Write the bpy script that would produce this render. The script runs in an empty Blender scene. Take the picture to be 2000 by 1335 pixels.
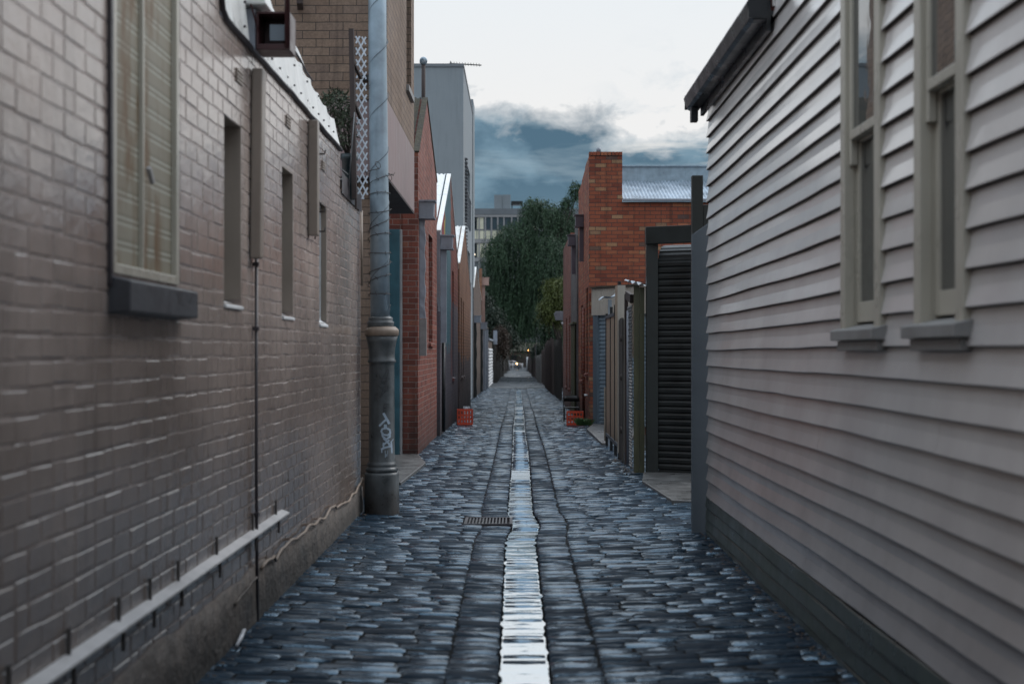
import bpy, bmesh, math, random
from mathutils import Vector, Matrix, noise as mnoise
random.seed(7)
R = math.radians
sc = bpy.context.scene
COL = sc.collection
F = 2778.0                     # focal length in photo pixels, 50 mm lens on a 36 mm sensor
EYE = 1.6

def at(px, py, Y):             # photo pixel + distance -> x, z in metres
    return (px - 1012) / F * Y, EYE + (684 - py) / F * Y
def gz(y):                     # the alley falls away gently beyond 25 m
    return 0.0 if y < 25 else -(y - 25) * 0.0075

# ------------------------------------------------------------------ helpers
class MB:
    def __init__(s): s.v = []; s.f = []; s.sm = []; s.ch = []
    def add(s, vs, fs, smooth=False):
        o = len(s.v); s.ch.append((vs, fs, smooth)); s.v += [tuple(p) for p in vs]
        s.f += [tuple(i + o for i in f) for f in fs]; s.sm += [smooth] * len(fs)
        return s
    def box(s, x0, x1, y0, y1, z0, z1):
        return s.add([(x0,y0,z0),(x1,y0,z0),(x1,y1,z0),(x0,y1,z0),(x0,y0,z1),(x1,y0,z1),(x1,y1,z1),(x0,y1,z1)],
                     [(0,3,2,1),(4,5,6,7),(0,1,5,4),(1,2,6,5),(2,3,7,6),(3,0,4,7)])
    def quad(s, a, b, c, d): return s.add([a,b,c,d], [(0,1,2,3)])
    def bar(s, a, b, w, h):    # square bar between two points
        a = Vector(a); b = Vector(b); d = (b - a).normalized()
        u = d.cross(Vector((0,0,1)))
        if u.length < 1e-3: u = Vector((1,0,0))
        u.normalize(); v = d.cross(u).normalized(); u *= w/2; v *= h/2
        vs = [a-u-v, a+u-v, a+u+v, a-u+v, b-u-v, b+u-v, b+u+v, b-u+v]
        return s.add(vs, [(0,1,2,3),(7,6,5,4),(0,4,5,1),(1,5,6,2),(2,6,7,3),(3,7,4,0)])
    def tube(s, pts, r, seg=8, smooth=True):
        pts = [Vector(p) for p in pts]; n = len(pts); vs = []; fs = []
        ref = Vector((0,0,1))
        for i, p in enumerate(pts):
            d = (pts[min(i+1,n-1)] - pts[max(i-1,0)]).normalized()
            u = d.cross(ref)
            if u.length < 0.05: u = d.cross(Vector((1,0,0)))
            u.normalize(); v = d.cross(u).normalized()
            rr = r[i] if isinstance(r, (list, tuple)) else r
            for k in range(seg):
                a = 2*math.pi*k/seg
                vs.append(p + u*math.cos(a)*rr + v*math.sin(a)*rr)
        for i in range(n-1):
            for k in range(seg):
                k2 = (k+1) % seg
                fs.append((i*seg+k, i*seg+k2, (i+1)*seg+k2, (i+1)*seg+k))
        fs.append(tuple(range(seg))[::-1]); fs.append(tuple((n-1)*seg+k for k in range(seg)))
        return s.add(vs, fs, smooth)
    def lathe(s, prof, cx, cy, seg=40, smooth=True):
        vs = []; fs = []
        for r, z in prof:
            for k in range(seg):
                a = 2*math.pi*k/seg; vs.append((cx + r*math.cos(a), cy + r*math.sin(a), z))
        for i in range(len(prof)-1):
            for k in range(seg):
                k2 = (k+1) % seg
                fs.append((i*seg+k, i*seg+k2, (i+1)*seg+k2, (i+1)*seg+k))
        fs.append(tuple(range(seg))[::-1]); fs.append(tuple((len(prof)-1)*seg+k for k in range(seg)))
        return s.add(vs, fs, smooth)
    def prism_x(s, poly, x0, x1):      # polygon in (y, z), extruded along x
        n = len(poly)
        vs = [(x0,y,z) for y,z in poly] + [(x1,y,z) for y,z in poly]
        fs = [tuple(range(n)), tuple(range(2*n-1, n-1, -1))]
        for i in range(n):
            j = (i+1) % n; fs.append((i, i+n, j+n, j))
        return s.add(vs, fs)
    def prism_y(s, poly, y0, y1):      # polygon in (x, z), extruded along y
        n = len(poly)
        vs = [(x,y0,z) for x,z in poly] + [(x,y1,z) for x,z in poly]
        fs = [tuple(range(n)), tuple(range(2*n-1, n-1, -1))]
        for i in range(n):
            j = (i+1) % n; fs.append((i, i+n, j+n, j))
        return s.add(vs, fs)
    def sheet(s, o, u, v, nu, nv, fn=None, smooth=True):   # grid o + a*u + b*v + fn(a,b)*normal
        o = Vector(o); u = Vector(u); v = Vector(v); n = u.cross(v).normalized(); vs = []; fs = []
        for i in range(nu+1):
            for j in range(nv+1):
                a = i/nu; b = j/nv
                vs.append(o + u*a + v*b + (n*fn(a,b) if fn else Vector()))
        for i in range(nu):
            for j in range(nv):
                k = i*(nv+1)+j; fs.append((k, k+nv+1, k+nv+2, k+1))
        return s.add(vs, fs, smooth)
    def mesh(s, name):
        me = bpy.data.meshes.new(name); me.from_pydata(s.v, [], s.f)
        me.polygons.foreach_set('use_smooth', s.sm); me.update()
        bm = bmesh.new(); bm.from_mesh(me); bmesh.ops.recalc_face_normals(bm, faces=bm.faces); bm.to_mesh(me); bm.free()
        return me

def obj(name, mb, mat, parent=None, bevel=0, label=None):
    me = mb.mesh(name) if isinstance(mb, MB) else mb
    o = bpy.data.objects.new(name, me); COL.objects.link(o)
    if mat: me.materials.append(mat)
    if parent is not None:
        o.parent = parent
        if parent.parent is None: o.matrix_parent_inverse = Matrix.Translation(-parent.location)
    if bevel:
        m = o.modifiers.new('Bevel', 'BEVEL'); m.width = bevel; m.segments = 2; m.limit_method = 'ANGLE'
    if label: o['label'] = label
    return o
def objs(name, mb, mat, parent=None, bevel=0):      # every piece of the builder becomes a part of its own
    for vs, fs, sm in mb.ch: o = obj(name, MB().add(vs, fs, sm), mat, parent, bevel)
    return o
def tag(o, label=None, cat=None, group=None, kind=None):
    if label: o['label'] = label
    if cat: o['category'] = cat
    if group: o['group'] = group
    if kind: o['kind'] = kind
    return o
def thing(name, label, cat, loc=(0,0,0), group=None):
    o = bpy.data.objects.new(name, None); COL.objects.link(o); o.location = loc; o.empty_display_size = .2
    return tag(o, label, cat, group)
def struct(name, mb, mat, bevel=0):
    return tag(obj(name, mb, mat, None, bevel), kind='structure')
def single(name, mb, mat, label, cat, group=None, bevel=0):
    return tag(obj(name, mb, mat, None, bevel), label, cat, group)
def cut(o, boxes):                     # real openings in a wall
    m = MB()
    for b in boxes: m.box(*b)
    c = bpy.data.objects.new('cutter', m.mesh('cutter')); COL.objects.link(c)
    md = o.modifiers.new('cut', 'BOOLEAN'); md.operation = 'DIFFERENCE'; md.solver = 'EXACT'; md.object = c
    bpy.context.view_layer.update()
    dg = bpy.context.evaluated_depsgraph_get()
    me = bpy.data.meshes.new_from_object(o.evaluated_get(dg), depsgraph=dg)
    o.modifiers.remove(md); old = o.data; o.data = me; bpy.data.meshes.remove(old)
    cm = c.data; bpy.data.objects.remove(c); bpy.data.meshes.remove(cm)

# ------------------------------------------------------------------ materials
def newmat(name):
    m = bpy.data.materials.new(name); m.use_nodes = True
    nt = m.node_tree; nt.nodes.clear()
    out = nt.nodes.new('ShaderNodeOutputMaterial'); p = nt.nodes.new('ShaderNodeBsdfPrincipled')
    nt.links.new(p.outputs[0], out.inputs[0])
    return m, nt, p
class N:                               # tiny node-graph helper
    def __init__(s, nt): s.nt = nt
    def n(s, t, **kw):
        x = s.nt.nodes.new(t)
        for k, v in kw.items(): setattr(x, k, v)
        return x
    def l(s, a, b): s.nt.links.new(a, b)
    def math(s, op, a, b=None, clamp=False):
        x = s.n('ShaderNodeMath', operation=op, use_clamp=clamp)
        for i, v in enumerate((a, b)):
            if v is None: continue
            if isinstance(v, (int, float)): x.inputs[i].default_value = v
            else: s.l(v, x.inputs[i])
        return x.outputs[0]
    def mix(s, fac, a, b, mode='MIX'):
        x = s.n('ShaderNodeMix', data_type='RGBA', blend_type=mode)
        for sock, v in ((x.inputs[0], fac), (x.inputs[6], a), (x.inputs[7], b)):
            if isinstance(v, (int, float)): sock.default_value = v
            elif isinstance(v, tuple): sock.default_value = (*v, 1) if len(v) == 3 else v
            else: s.l(v, sock)
        return x.outputs[2]
    def noise(s, vec, scale, detail=4, rough=.55, dist=0):
        x = s.n('ShaderNodeTexNoise'); x.inputs['Scale'].default_value = scale; x.inputs['Detail'].default_value = detail
        x.inputs['Roughness'].default_value = rough; x.inputs['Distortion'].default_value = dist
        if vec is not None: s.l(vec, x.inputs['Vector'])
        return x.outputs['Fac']
    def mapr(s, v, a, b, c, d):
        x = s.n('ShaderNodeMapRange'); s.l(v, x.inputs[0])
        for i, q in enumerate((a, b, c, d)): x.inputs[i+1].default_value = q
        return x.outputs[0]
    def ramp(s, v, stops, interp='LINEAR'):
        x = s.n('ShaderNodeValToRGB'); x.color_ramp.interpolation = interp; e = x.color_ramp.elements
        while len(e) < len(stops): e.new(.5)
        for q, (p, c) in zip(e, stops): q.position = p; q.color = (*c, 1)
        s.l(v, x.inputs[0]); return x.outputs[0]
    def scale(s, vec, sx, sy, sz):
        x = s.n('ShaderNodeMapping'); x.inputs['Scale'].default_value = (sx, sy, sz); s.l(vec, x.inputs[0]); return x.outputs[0]
    def bump(s, h, strength, dist):
        x = s.n('ShaderNodeBump'); x.inputs['Strength'].default_value = strength; x.inputs['Distance'].default_value = dist
        s.l(h, x.inputs['Height']); return x.outputs[0]
def mulc(c, k): return tuple(min(1, a*k) for a in c)

def surf(name, col, rough=.6, var=.25, scale=2.5, streak=.3, bump=.25, bdist=.004, fine=60, island=0, metal=0, spec=.5, dirt_shade=None, dirt_shade_h=.6, rvar=.15, grain=0, coat=0, ior=1.5):
    """weathered real-world surface: blotches, vertical run marks, fine roughness"""
    m, nt, p = newmat(name); g = N(nt)
    geo = g.n('ShaderNodeNewGeometry'); pos = geo.outputs['Position']
    n1 = g.noise(pos, scale, 5, .6)
    c = g.mix(g.mapr(n1, .3, .7, 0, 1), mulc(col, 1-var), mulc(col, 1+var))
    if streak:
        n2 = g.noise(g.scale(pos, 9, 9, .7), 1.3, 3, .6)
        c = g.mix(g.mapr(n2, .5, .8, 0, streak), c, mulc(col, .45))
    if grain:
        n4 = g.noise(g.scale(pos, 60, 60, 2.2), 1, 3, .6)
        c = g.mix(g.mapr(n4, .35, .7, 0, grain), c, mulc(col, .4))
    if island:
        c = g.mix(g.mapr(geo.outputs['Random Per Island'], 0, 1, 0, island), c, mulc(col, .4))
    if dirt_shade:  # dirt at the base; on tall walls also fading skylight painted in
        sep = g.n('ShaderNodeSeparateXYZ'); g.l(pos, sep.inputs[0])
        h = g.math('ADD', sep.outputs[2], g.mapr(g.noise(pos, 4 if dirt_shade_h < 1 else 1.6, 4), 0, 1, -dirt_shade_h*(.6 if dirt_shade_h < 1 else .28), dirt_shade_h*(.6 if dirt_shade_h < 1 else .28)))
        c = g.mix(g.mapr(h, 0, dirt_shade_h, .8, 0), c, dirt_shade)
    g.l(c, p.inputs['Base Color'])
    n3 = g.noise(pos, fine, 4, .65)
    rr = g.math('ADD', g.mapr(n1, .3, .7, rough-rvar, rough+rvar), 0, True)
    g.l(rr, p.inputs['Roughness'])
    p.inputs['IOR'].default_value = ior; p.inputs['Metallic'].default_value = metal; p.inputs['Specular IOR Level'].default_value = spec
    if coat: p.inputs['Coat Weight'].default_value = coat; p.inputs['Coat Roughness'].default_value = .2
    if bump:
        hh = g.math('ADD', n3, g.math('MULTIPLY', g.noise(pos, fine*.22, 3), 1.5))
        g.l(g.bump(hh, bump, bdist), p.inputs['Normal'])
    return m

def bricks(name, stops, mortar, bw=.24, bh=.086, ms=.005, rough=.8, bump=.7, blotch=.3, paint=None, dirt_shade=(.02,.018,.016), spec=.35, smear=None):
    m, nt, p = newmat(name); g = N(nt)
    geo = g.n('ShaderNodeNewGeometry'); pos = geo.outputs['Position']
    sp = g.n('ShaderNodeSeparateXYZ'); g.l(pos, sp.inputs[0])
    sn = g.n('ShaderNodeSeparateXYZ'); g.l(geo.outputs['True Normal'], sn.inputs[0])
    side = g.math('GREATER_THAN', g.math('ABSOLUTE', sn.outputs[0]), .5)
    mx = g.n('ShaderNodeMix', data_type='FLOAT'); g.l(side, mx.inputs[0]); g.l(sp.outputs[0], mx.inputs[2]); g.l(sp.outputs[1], mx.inputs[3])
    wob = g.mapr(g.noise(pos, 6, 2), 0, 1, -.006, .006)
    cb = g.n('ShaderNodeCombineXYZ'); g.l(g.math('ADD', mx.outputs[0], wob), cb.inputs[0]); g.l(g.math('ADD', sp.outputs[2], wob), cb.inputs[1])
    bt = g.n('ShaderNodeTexBrick'); g.l(cb.outputs[0], bt.inputs['Vector'])
    for k, v in (('Scale',1),('Mortar Size',ms),('Mortar Smooth',.25),('Bias',0),('Brick Width',bw),('Row Height',bh)): bt.inputs[k].default_value = v
    bt.inputs['Color1'].default_value = (0,0,0,1); bt.inputs['Color2'].default_value = (1,1,1,1); bt.inputs['Mortar'].default_value = (.5,.5,.5,1)
    c = g.ramp(bt.outputs['Color'], stops)
    n1 = g.noise(pos, 1.1, 5, .6)
    n3 = g.noise(pos, 45, 4, .65)
    c = g.mix(g.mapr(n3, .35, .75, 0, .45), c, (.03,.022,.02))
    c = g.mix(bt.outputs['Fac'], c, mortar)
    if paint:                       # old paint or spray colours over the bricks: list of (y0,y1,z0,z1,colour)
        for (y0, y1, z0, z1, pc, amt) in paint:
            wy = g.math('ADD', sp.outputs[1], g.mapr(g.noise(pos, 3.1, 4), 0, 1, -.7, .7))
            wz = g.math('ADD', sp.outputs[2], g.mapr(g.noise(pos, 2.3, 4), 0, 1, -.6, .6))
            a = g.math('MULTIPLY', g.math('GREATER_THAN', wy, y0), g.math('LESS_THAN', wy, y1))
            b = g.math('MULTIPLY', g.math('GREATER_THAN', wz, z0), g.math('LESS_THAN', wz, z1))
            c = g.mix(g.math('MULTIPLY', g.math('MULTIPLY', a, b), amt), c, pc)
    c = g.mix(g.mapr(n1, .42, .75, 0, blotch), c, dirt_shade)
    st = g.noise(g.scale(pos, 7, 7, .5), 1.2, 4, .6)
    c = g.mix(g.mapr(st, .52, .8, 0, .6), c, dirt_shade)
    low = g.math('ADD', sp.outputs[2], g.mapr(g.noise(pos, 3, 4), 0, 1, -.4, .4))
    c = g.mix(g.mapr(low, -.2, .9, .75, 0), c, dirt_shade)
    g.l(c, p.inputs['Base Color']); p.inputs['Specular IOR Level'].default_value = spec
    g.l(g.mapr(n1, .3, .7, rough-.12, min(1, rough+.1)), p.inputs['Roughness'])
    h = g.math('ADD', g.math('MULTIPLY', bt.outputs['Fac'], -1.0), g.math('MULTIPLY', n3, .5))
    g.l(g.bump(h, bump, .006), p.inputs['Normal'])
    return m

RED = [(0,(.20,.048,.028)),(.25,(.31,.078,.038)),(.5,(.38,.105,.05)),(.7,(.33,.088,.044)),(.86,(.44,.15,.07)),(.93,(.44,.25,.13)),(1,(.13,.07,.06))]
DRED = [(0,(.15,.045,.032)),(.3,(.23,.066,.045)),(.6,(.28,.082,.053)),(.85,(.25,.075,.055)),(1,(.33,.12,.075))]
TANB = [(0,(.24,.165,.12)),(.5,(.29,.205,.15)),(.85,(.26,.185,.14)),(1,(.22,.155,.12))]
M = {}
M['painted'] = surf('taupe_wall_paint', (.41,.335,.295), .16, .22, 1.1, .5, .36, .007, 20, .05, dirt_shade=(.078,.055,.043), dirt_shade_h=2.5, rvar=.12, ior=2.1)  # lower wall darkened in the colour for the skylight lost down the alley
M['mortar_paint'] = surf('taupe_mortar_paint', (.38,.315,.285), .25, .25, 2, .4, .4, .006, 40, dirt_shade=(.075,.053,.041), dirt_shade_h=2.5)  # same painted skylight falloff as the bricks
M['render'] = surf('dirty_cement_render', (.15,.125,.108), .7, .5, 5.5, .75, 1.0, .03, 14, dirt_shade=(.03,.028,.024), dirt_shade_h=.4)
M['duct'] = surf('taupe_metal_paint', (.25,.205,.17), .4, .12, 2, .25, .15, .002, 60)
M['board'] = surf('weatherboard_paint', (.75,.71,.685), .18, .03, .6, .08, .08, .004, 12, .07, dirt_shade=(.17,.15,.15), dirt_shade_h=2.7, rvar=.04, ior=2.2)  # fall of light down the boards is painted into the colour
M['board_lap_shade'] = surf('painted_lap_shade', (.05,.042,.038), .8, .3, 5, .3, .3, .004, 40)  # shadow lines at the board laps, painted as a dark colour
M['plinth'] = surf('green_plinth_paint', (.058,.074,.068), .38, .3, 2.4, .35, .3, .004, 40, .3)
M['trim'] = surf('grey_green_trim_paint', (.47,.44,.37), .32, .08, 1.6, .2, .2, .002, 40)
M['sill'] = surf('grey_sill_paint', (.24,.235,.23), .5, .2, 4, .2, .3, .003, 50)
M['dark_sill'] = surf('dark_slate_sill', (.05,.052,.06), .45, .3, 6, .3, .4, .004, 50)
M['black_gutter'] = surf('black_gutter_metal', (.018,.02,.023), .32, .2, 4, 0, .1, .002, 50)
M['ledge'] = surf('chalky_ledge_paint', (.50,.48,.47), .45, .15, 3, .4, .4, .004, 30)
M['black'] = surf('black_metal_paint', (.012,.013,.014), .4, .2, 4, .2, .1, .002, 60)
M['flash'] = surf('dark_flashing', (.035,.03,.035), .4, .3, 4, .2, .4, .006, 20)
M['white_metal'] = surf('white_roof_sheet', (.78,.78,.75), .33, .10, 2.5, .35, .12, .004, 14)
M['galv'] = surf('galvanised_steel', (.30,.38,.44), .42, .22, 5, .3, .15, .003, 60, metal=.35)
M['iron'] = surf('grey_cast_iron', (.085,.095,.10), .40, .42, 7, .8, .5, .004, 40, dirt_shade=(.035,.024,.018), dirt_shade_h=.35, rvar=.2)
M['collar'] = surf('tan_collar_paint', (.26,.20,.155), .5, .2, 8, .4, .3, .003, 60)
M['grey_metal'] = surf('grey_rainhead_metal', (.25,.27,.31), .4, .15, 5, .3, .1, .003, 40)
M['pink_metal'] = surf('pink_rainhead_paint', (.40,.26,.22), .5, .15, 4, .2, .1, .003, 40)
M['purple_metal'] = surf('plum_rainhead_metal', (.09,.07,.085), .4, .2, 5, .3, .1, .003, 40)
M['spray'] = surf('pale_spray_paint', (.36,.44,.52), .5, .08, 14, 0, 0)
M['ink'] = surf('dark_marker_ink', (.03,.028,.035), .5, .1, 14, 0, 0)
M['barb'] = surf('rusty_wire', (.05,.042,.038), .6, .3, 30, 0, 0)
M['tan_brick'] = bricks('tan_brickwork', TANB, (.07,.055,.045), .29, .09, .005, .75, .6, .2)
M['mauve'] = surf('mauve_render_paint', (.26,.195,.19), .6, .12, 2.5, .6, .2, .004, 40)
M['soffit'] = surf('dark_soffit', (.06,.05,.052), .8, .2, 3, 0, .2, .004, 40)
M['teal'] = surf('teal_door_paint', (.045,.13,.165), .45, .25, 3, .5, .25, .003, 50)
M['peel'] = surf('peeling_timber_paint', (.10,.12,.14), .6, .7, 7, .7, .4, .004, 40)
M['pale_trim'] = surf('pale_trim_paint', (.34,.33,.33), .5, .2, 6, .4, .2, .003, 50)
M['shutter_grey'] = surf('grey_shutter_metal', (.11,.13,.145), .45, .2, 4, .3, .1, .003, 50)
M['red_brick'] = bricks('red_brickwork', RED, (.075,.052,.045), .24, .086, .007, .75, .7, .12)
M['dark_red_brick'] = bricks('painted_red_brickwork', DRED, (.27,.19,.165), .24, .086, .0065, .7, .7, .15)
M['mural_brick'] = bricks('sprayed_brickwork', DRED, (.03,.025,.025), .24, .086, .007, .7, .6, .25,
    paint=[(26.6,35,-.5,2.6,(.10,.105,.125),.85),(27.7,28.5,1.9,5,(.24,.04,.05),.9),(28.7,31.2,1.6,5.5,(.045,.14,.17),.9),(28.4,28.8,1.7,4.3,(.42,.33,.06),.8),(31.3,32.0,1.0,4,(.16,.05,.045),.8),(26.6,27.6,2.4,5,(.32,.36,.40),.7)])
M['orange_brick'] = bricks('orange_brickwork', [(0,(.24,.11,.06)),(.5,(.31,.15,.085)),(1,(.25,.13,.08))], (.07,.055,.05), .24, .086, .007, .8, .6, .3,
    paint=[(33,50,-.6,1.4,(.085,.08,.09),.8)])
M['brown_brick'] = bricks('brown_brickwork', [(0,(.12,.08,.06)),(.5,(.17,.115,.085)),(1,(.14,.10,.085))], (.06,.05,.045), .24, .086, .005, .8, .5, .4)
M['block'] = bricks('grey_blockwork', [(0,(.13,.125,.13)),(.5,(.17,.16,.16)),(1,(.11,.10,.105))], (.09,.085,.08), .39, .19, .006, .8, .5, .4)
M['tower'] = surf('grey_concrete_cladding', (.235,.265,.285), .7, .10, .35, .25, .15, .01, 12)
M['tower_dark'] = surf('dark_concrete_cladding', (.17,.185,.20), .6, .15, .5, .2, .1, .01, 12)
M['moss_roof'] = surf('mossy_roof', (.055,.05,.035), .9, .5, 6, 0, .9, .03, 14)
M['roof_iron'] = surf('weathered_roof_iron', (.36,.42,.48), .38, .35, 2.2, .5, .1, .003, 40, metal=.4)
M['terracotta'] = surf('terracotta_tiles', (.26,.07,.045), .6, .3, 6, 0, .3, .004, 40)
M['cream'] = surf('cream_sheet', (.44,.37,.285), .5, .1, 2, .4, .1, .003, 50, dirt_shade=(.10,.08,.06), dirt_shade_h=.5)
M['cream_rib'] = surf('cream_ribbed_sheet', (.44,.40,.345), .45, .08, 2, .2, .1, .003, 50)
M['blue_steel'] = surf('blue_grey_steel', (.115,.15,.18), .5, .12, 3, .2, .1, .003, 60)
M['slate_steel'] = surf('slate_blue_steel', (.095,.115,.135), .55, .10, 3, .15, .15, .003, 90)
M['green_black'] = surf('green_black_paint', (.014,.018,.017), .5, .2, 4, .3, .2, .003, 50)
M['roller'] = surf('dark_roller_slats', (.016,.018,.018), .42, .2, 4, .15, .1, .002, 60)
M['olive_timber'] = surf('olive_timber_paint', (.085,.085,.045), .6, .25, 3, .4, .4, .005, 40, grain=.5)
M['old_timber'] = surf('old_grey_timber', (.085,.078,.072), .8, .3, 3, .4, .5, .006, 40, .5, grain=.6)
M['brown_timber'] = surf('brown_weathered_timber', (.072,.054,.05), .8, .3, 3, .4, .5, .006, 40, .4, grain=.6)
M['pale_timber'] = surf('pale_grey_timber', (.16,.155,.15), .8, .25, 3, .3, .5, .006, 40, .5, grain=.5)
M['teal_fence'] = surf('teal_grey_sheet', (.09,.14,.155), .5, .15, 3, .3, .1, .003, 50)
M['white_slat'] = surf('white_slat_paint', (.60,.61,.62), .5, .1, 3, .3, .1, .003, 50)
M['concrete'] = surf('worn_concrete', (.11,.108,.105), .4, .25, 3, 0, .4, .006, 40, rvar=.2)
M['crate'] = surf('red_crate_plastic', (.60,.07,.028), .42, .15, 12, 0, 0)
M['bag'] = surf('pale_plastic_film', (.45,.46,.48), .3, .1, 12, 0, 0)
M['wire'] = surf('pale_wire', (.15,.155,.16), .5, .1, 12, 0, 0)
M['lattice'] = surf('white_lattice', (.56,.62,.68), .5, .08, 6, .1, 0)
M['pot'] = surf('dark_green_pot', (.03,.045,.05), .35, .2, 8, 0, 0)
M['soil'] = surf('soil', (.02,.016,.012), .95, .3, 12, 0, .5, .01, 30)
M['bark'] = surf('bark', (.045,.036,.03), .9, .35, 4, .3, .8, .02, 20)
M['maroon'] = surf('maroon_frame_paint', (.05,.014,.016), .4, .2, 6, .2, .1, .002, 60)
M['panel_blue'] = surf('blue_grey_panel', (.16,.20,.24), .35, .1, 6, 0, 0)
M['screen_gold'] = None
def leafmat(name, a, b, rough=.55):
    m, nt, p = newmat(name); g = N(nt); geo = g.n('ShaderNodeNewGeometry')
    n1 = g.noise(geo.outputs['Position'], .55, 3)
    f = g.math('ADD', g.mapr(geo.outputs['Random Per Island'], 0, 1, 0, .55), g.mapr(n1, .35, .65, 0, .45), True)
    g.l(g.mix(f, a, b), p.inputs['Base Color']); p.inputs['Roughness'].default_value = rough; p.inputs['Specular IOR Level'].default_value = .3
    return m
M['leaf_dark'] = leafmat('dark_weeping_leaves', (.016,.034,.019), (.066,.118,.062))
M['leaf_olive'] = leafmat('olive_leaves', (.03,.042,.012), (.10,.12,.03))
M['leaf_deep'] = leafmat('deep_leaves', (.012,.020,.014), (.03,.045,.028))
M['leaf_rust'] = leafmat('rusty_leaves', (.02,.018,.014), (.07,.045,.032))
M['leaf_shrub'] = leafmat('shrub_leaves', (.02,.03,.018), (.07,.095,.055))
M['leaf_weed'] = leafmat('weed_leaves', (.025,.05,.02), (.07,.13,.045))
M['litter'] = leafmat('fallen_leaves', (.02,.014,.01), (.09,.055,.035))

def glassmat(name, col=(.02,.025,.03), rough=.03, ior=1.9):
    m, nt, p = newmat(name); g = N(nt); geo = g.n('ShaderNodeNewGeometry')
    p.inputs['Base Color'].default_value = (*col, 1); p.inputs['Roughness'].default_value = rough; p.inputs['IOR'].default_value = ior
    g.l(g.bump(g.noise(geo.outputs['Position'], 3.5, 2), .04, .02), p.inputs['Normal'])
    return m
M['glass'] = glassmat('window_glass', (.02,.025,.03), .02, 4.0)
M['dark_glass'] = glassmat('dark_glass', (.012,.014,.016), .1, 1.5)
M['office_glass'] = glassmat('office_glass', (.06,.085,.10), .12, 1.6)
M['frosted'] = surf('frosted_glass', (.42,.45,.44), .3, .12, 14, 0, .5, .01, 30)
def emit(name, col, s):
    m = bpy.data.materials.new(name); m.use_nodes = True; nt = m.node_tree; nt.nodes.clear()
    o = nt.nodes.new('ShaderNodeOutputMaterial'); e = nt.nodes.new('ShaderNodeEmission')
    e.inputs[0].default_value = (*col, 1); e.inputs[1].default_value = s; nt.links.new(e.outputs[0], o.inputs[0]); return m
M['lamp_warm'] = emit('warm_lamp_glow', (1,.62,.22), 14)
M['lamp_orange'] = emit('orange_lamp_glow', (1,.42,.12), 10)
M['lamp_white'] = emit('pale_lamp_glow', (1,.86,.62), 3)

def screenmat():                     # old metal blind: diagonal louvre lines and rust bleeding through
    m, nt, p = newmat('rusty_louvre_screen'); g = N(nt); geo = g.n('ShaderNodeNewGeometry'); pos = geo.outputs['Position']
    sp = g.n('ShaderNodeSeparateXYZ'); g.l(pos, sp.inputs[0])
    z = sp.outputs[2]
    grp = g.math('LESS_THAN', g.math('FRACT', g.math('MULTIPLY', z, 1/.10)), .5)
    fine = g.math('LESS_THAN', g.math('FRACT', g.math('MULTIPLY', z, 1/.025)), .45)
    line = g.math('MULTIPLY', grp, fine)
    base = g.mix(g.mapr(g.noise(pos, 2.5, 4), .3, .7, 0, 1), (.22,.195,.14), (.28,.255,.195))
    c = g.mix(g.math('MULTIPLY', grp, .35), base, (.10,.095,.065))
    c = g.mix(g.math('MULTIPLY', line, .55), c, (.55,.54,.46))
    rn = g.noise(g.scale(pos, 9, 9, 2.6), 1, 5, .65)
    band = g.math('SUBTRACT', .42, g.math('ABSOLUTE', g.math('SUBTRACT', sp.outputs[1], 5.97)), True)
    ru = g.math('MULTIPLY', g.mapr(rn, .47, .60, 0, 1), g.mapr(band, .02, .16, 0, .95))
    c = g.mix(ru, c, (.15,.082,.028))
    g.l(c, p.inputs['Base Color']); p.inputs['Roughness'].default_value = .5
    g.l(g.bump(line, .5, .004), p.inputs['Normal'])
    return m
M['screen'] = screenmat()

def stonemat(name='wet_bluestone', ior=1.6, dr=0, k=.8, bias=0):   # wet bluestone
    m, nt, p = newmat(name); g = N(nt); geo = g.n('ShaderNodeNewGeometry'); pos = geo.outputs['Position']
    r = geo.outputs['Random Per Island']
    n1 = g.noise(pos, .9, 4, .6); n2 = g.noise(pos, 22, 5, .65)
    c = g.mix(r, (.006,.014,.026), (.019,.040,.064))
    c = g.mix(g.mapr(n2, .4, .7, 0, .6), c, (.008,.010,.013))
    g.l(c, p.inputs['Base Color'])
    wn = g.noise(g.scale(pos, 3.2, 9, 4), 1, 4, .62, .4)
    wet = g.mapr(g.math('ADD', wn, g.math('ADD', g.mapr(r, 0, 1, -.10, .10), g.mapr(n1, .3, .7, -.05, .05))), .45-bias, .57-bias, 0, 1)
    g.l(g.mapr(wet, 0, 1, .58, .09+dr), p.inputs['Roughness'])
    g.l(g.mapr(wet, 0, 1, .10, 1.0), p.inputs['Specular IOR Level']); p.inputs['IOR'].default_value = ior
    p.inputs['Specular Tint'].default_value = (.48,.76,1,1)
    h = g.math('ADD', g.math('MULTIPLY', g.noise(g.scale(pos, 7, 15, 10), 1, 4, .6), 2.2), g.math('MULTIPLY', g.noise(pos, 60, 3, .6), .3))
    g.l(g.bump(h, k, .006), p.inputs['Normal'])
    return m
M['stone'] = stonemat()
M['gutter_stone'] = stonemat('gutter_bluestone', 2.0, -.04, .4, .12)
M['joint'] = surf('wet_dark_joints', (.008,.009,.010), .8, .4, 9, 0, .8, .012, 40, spec=.1)
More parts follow.
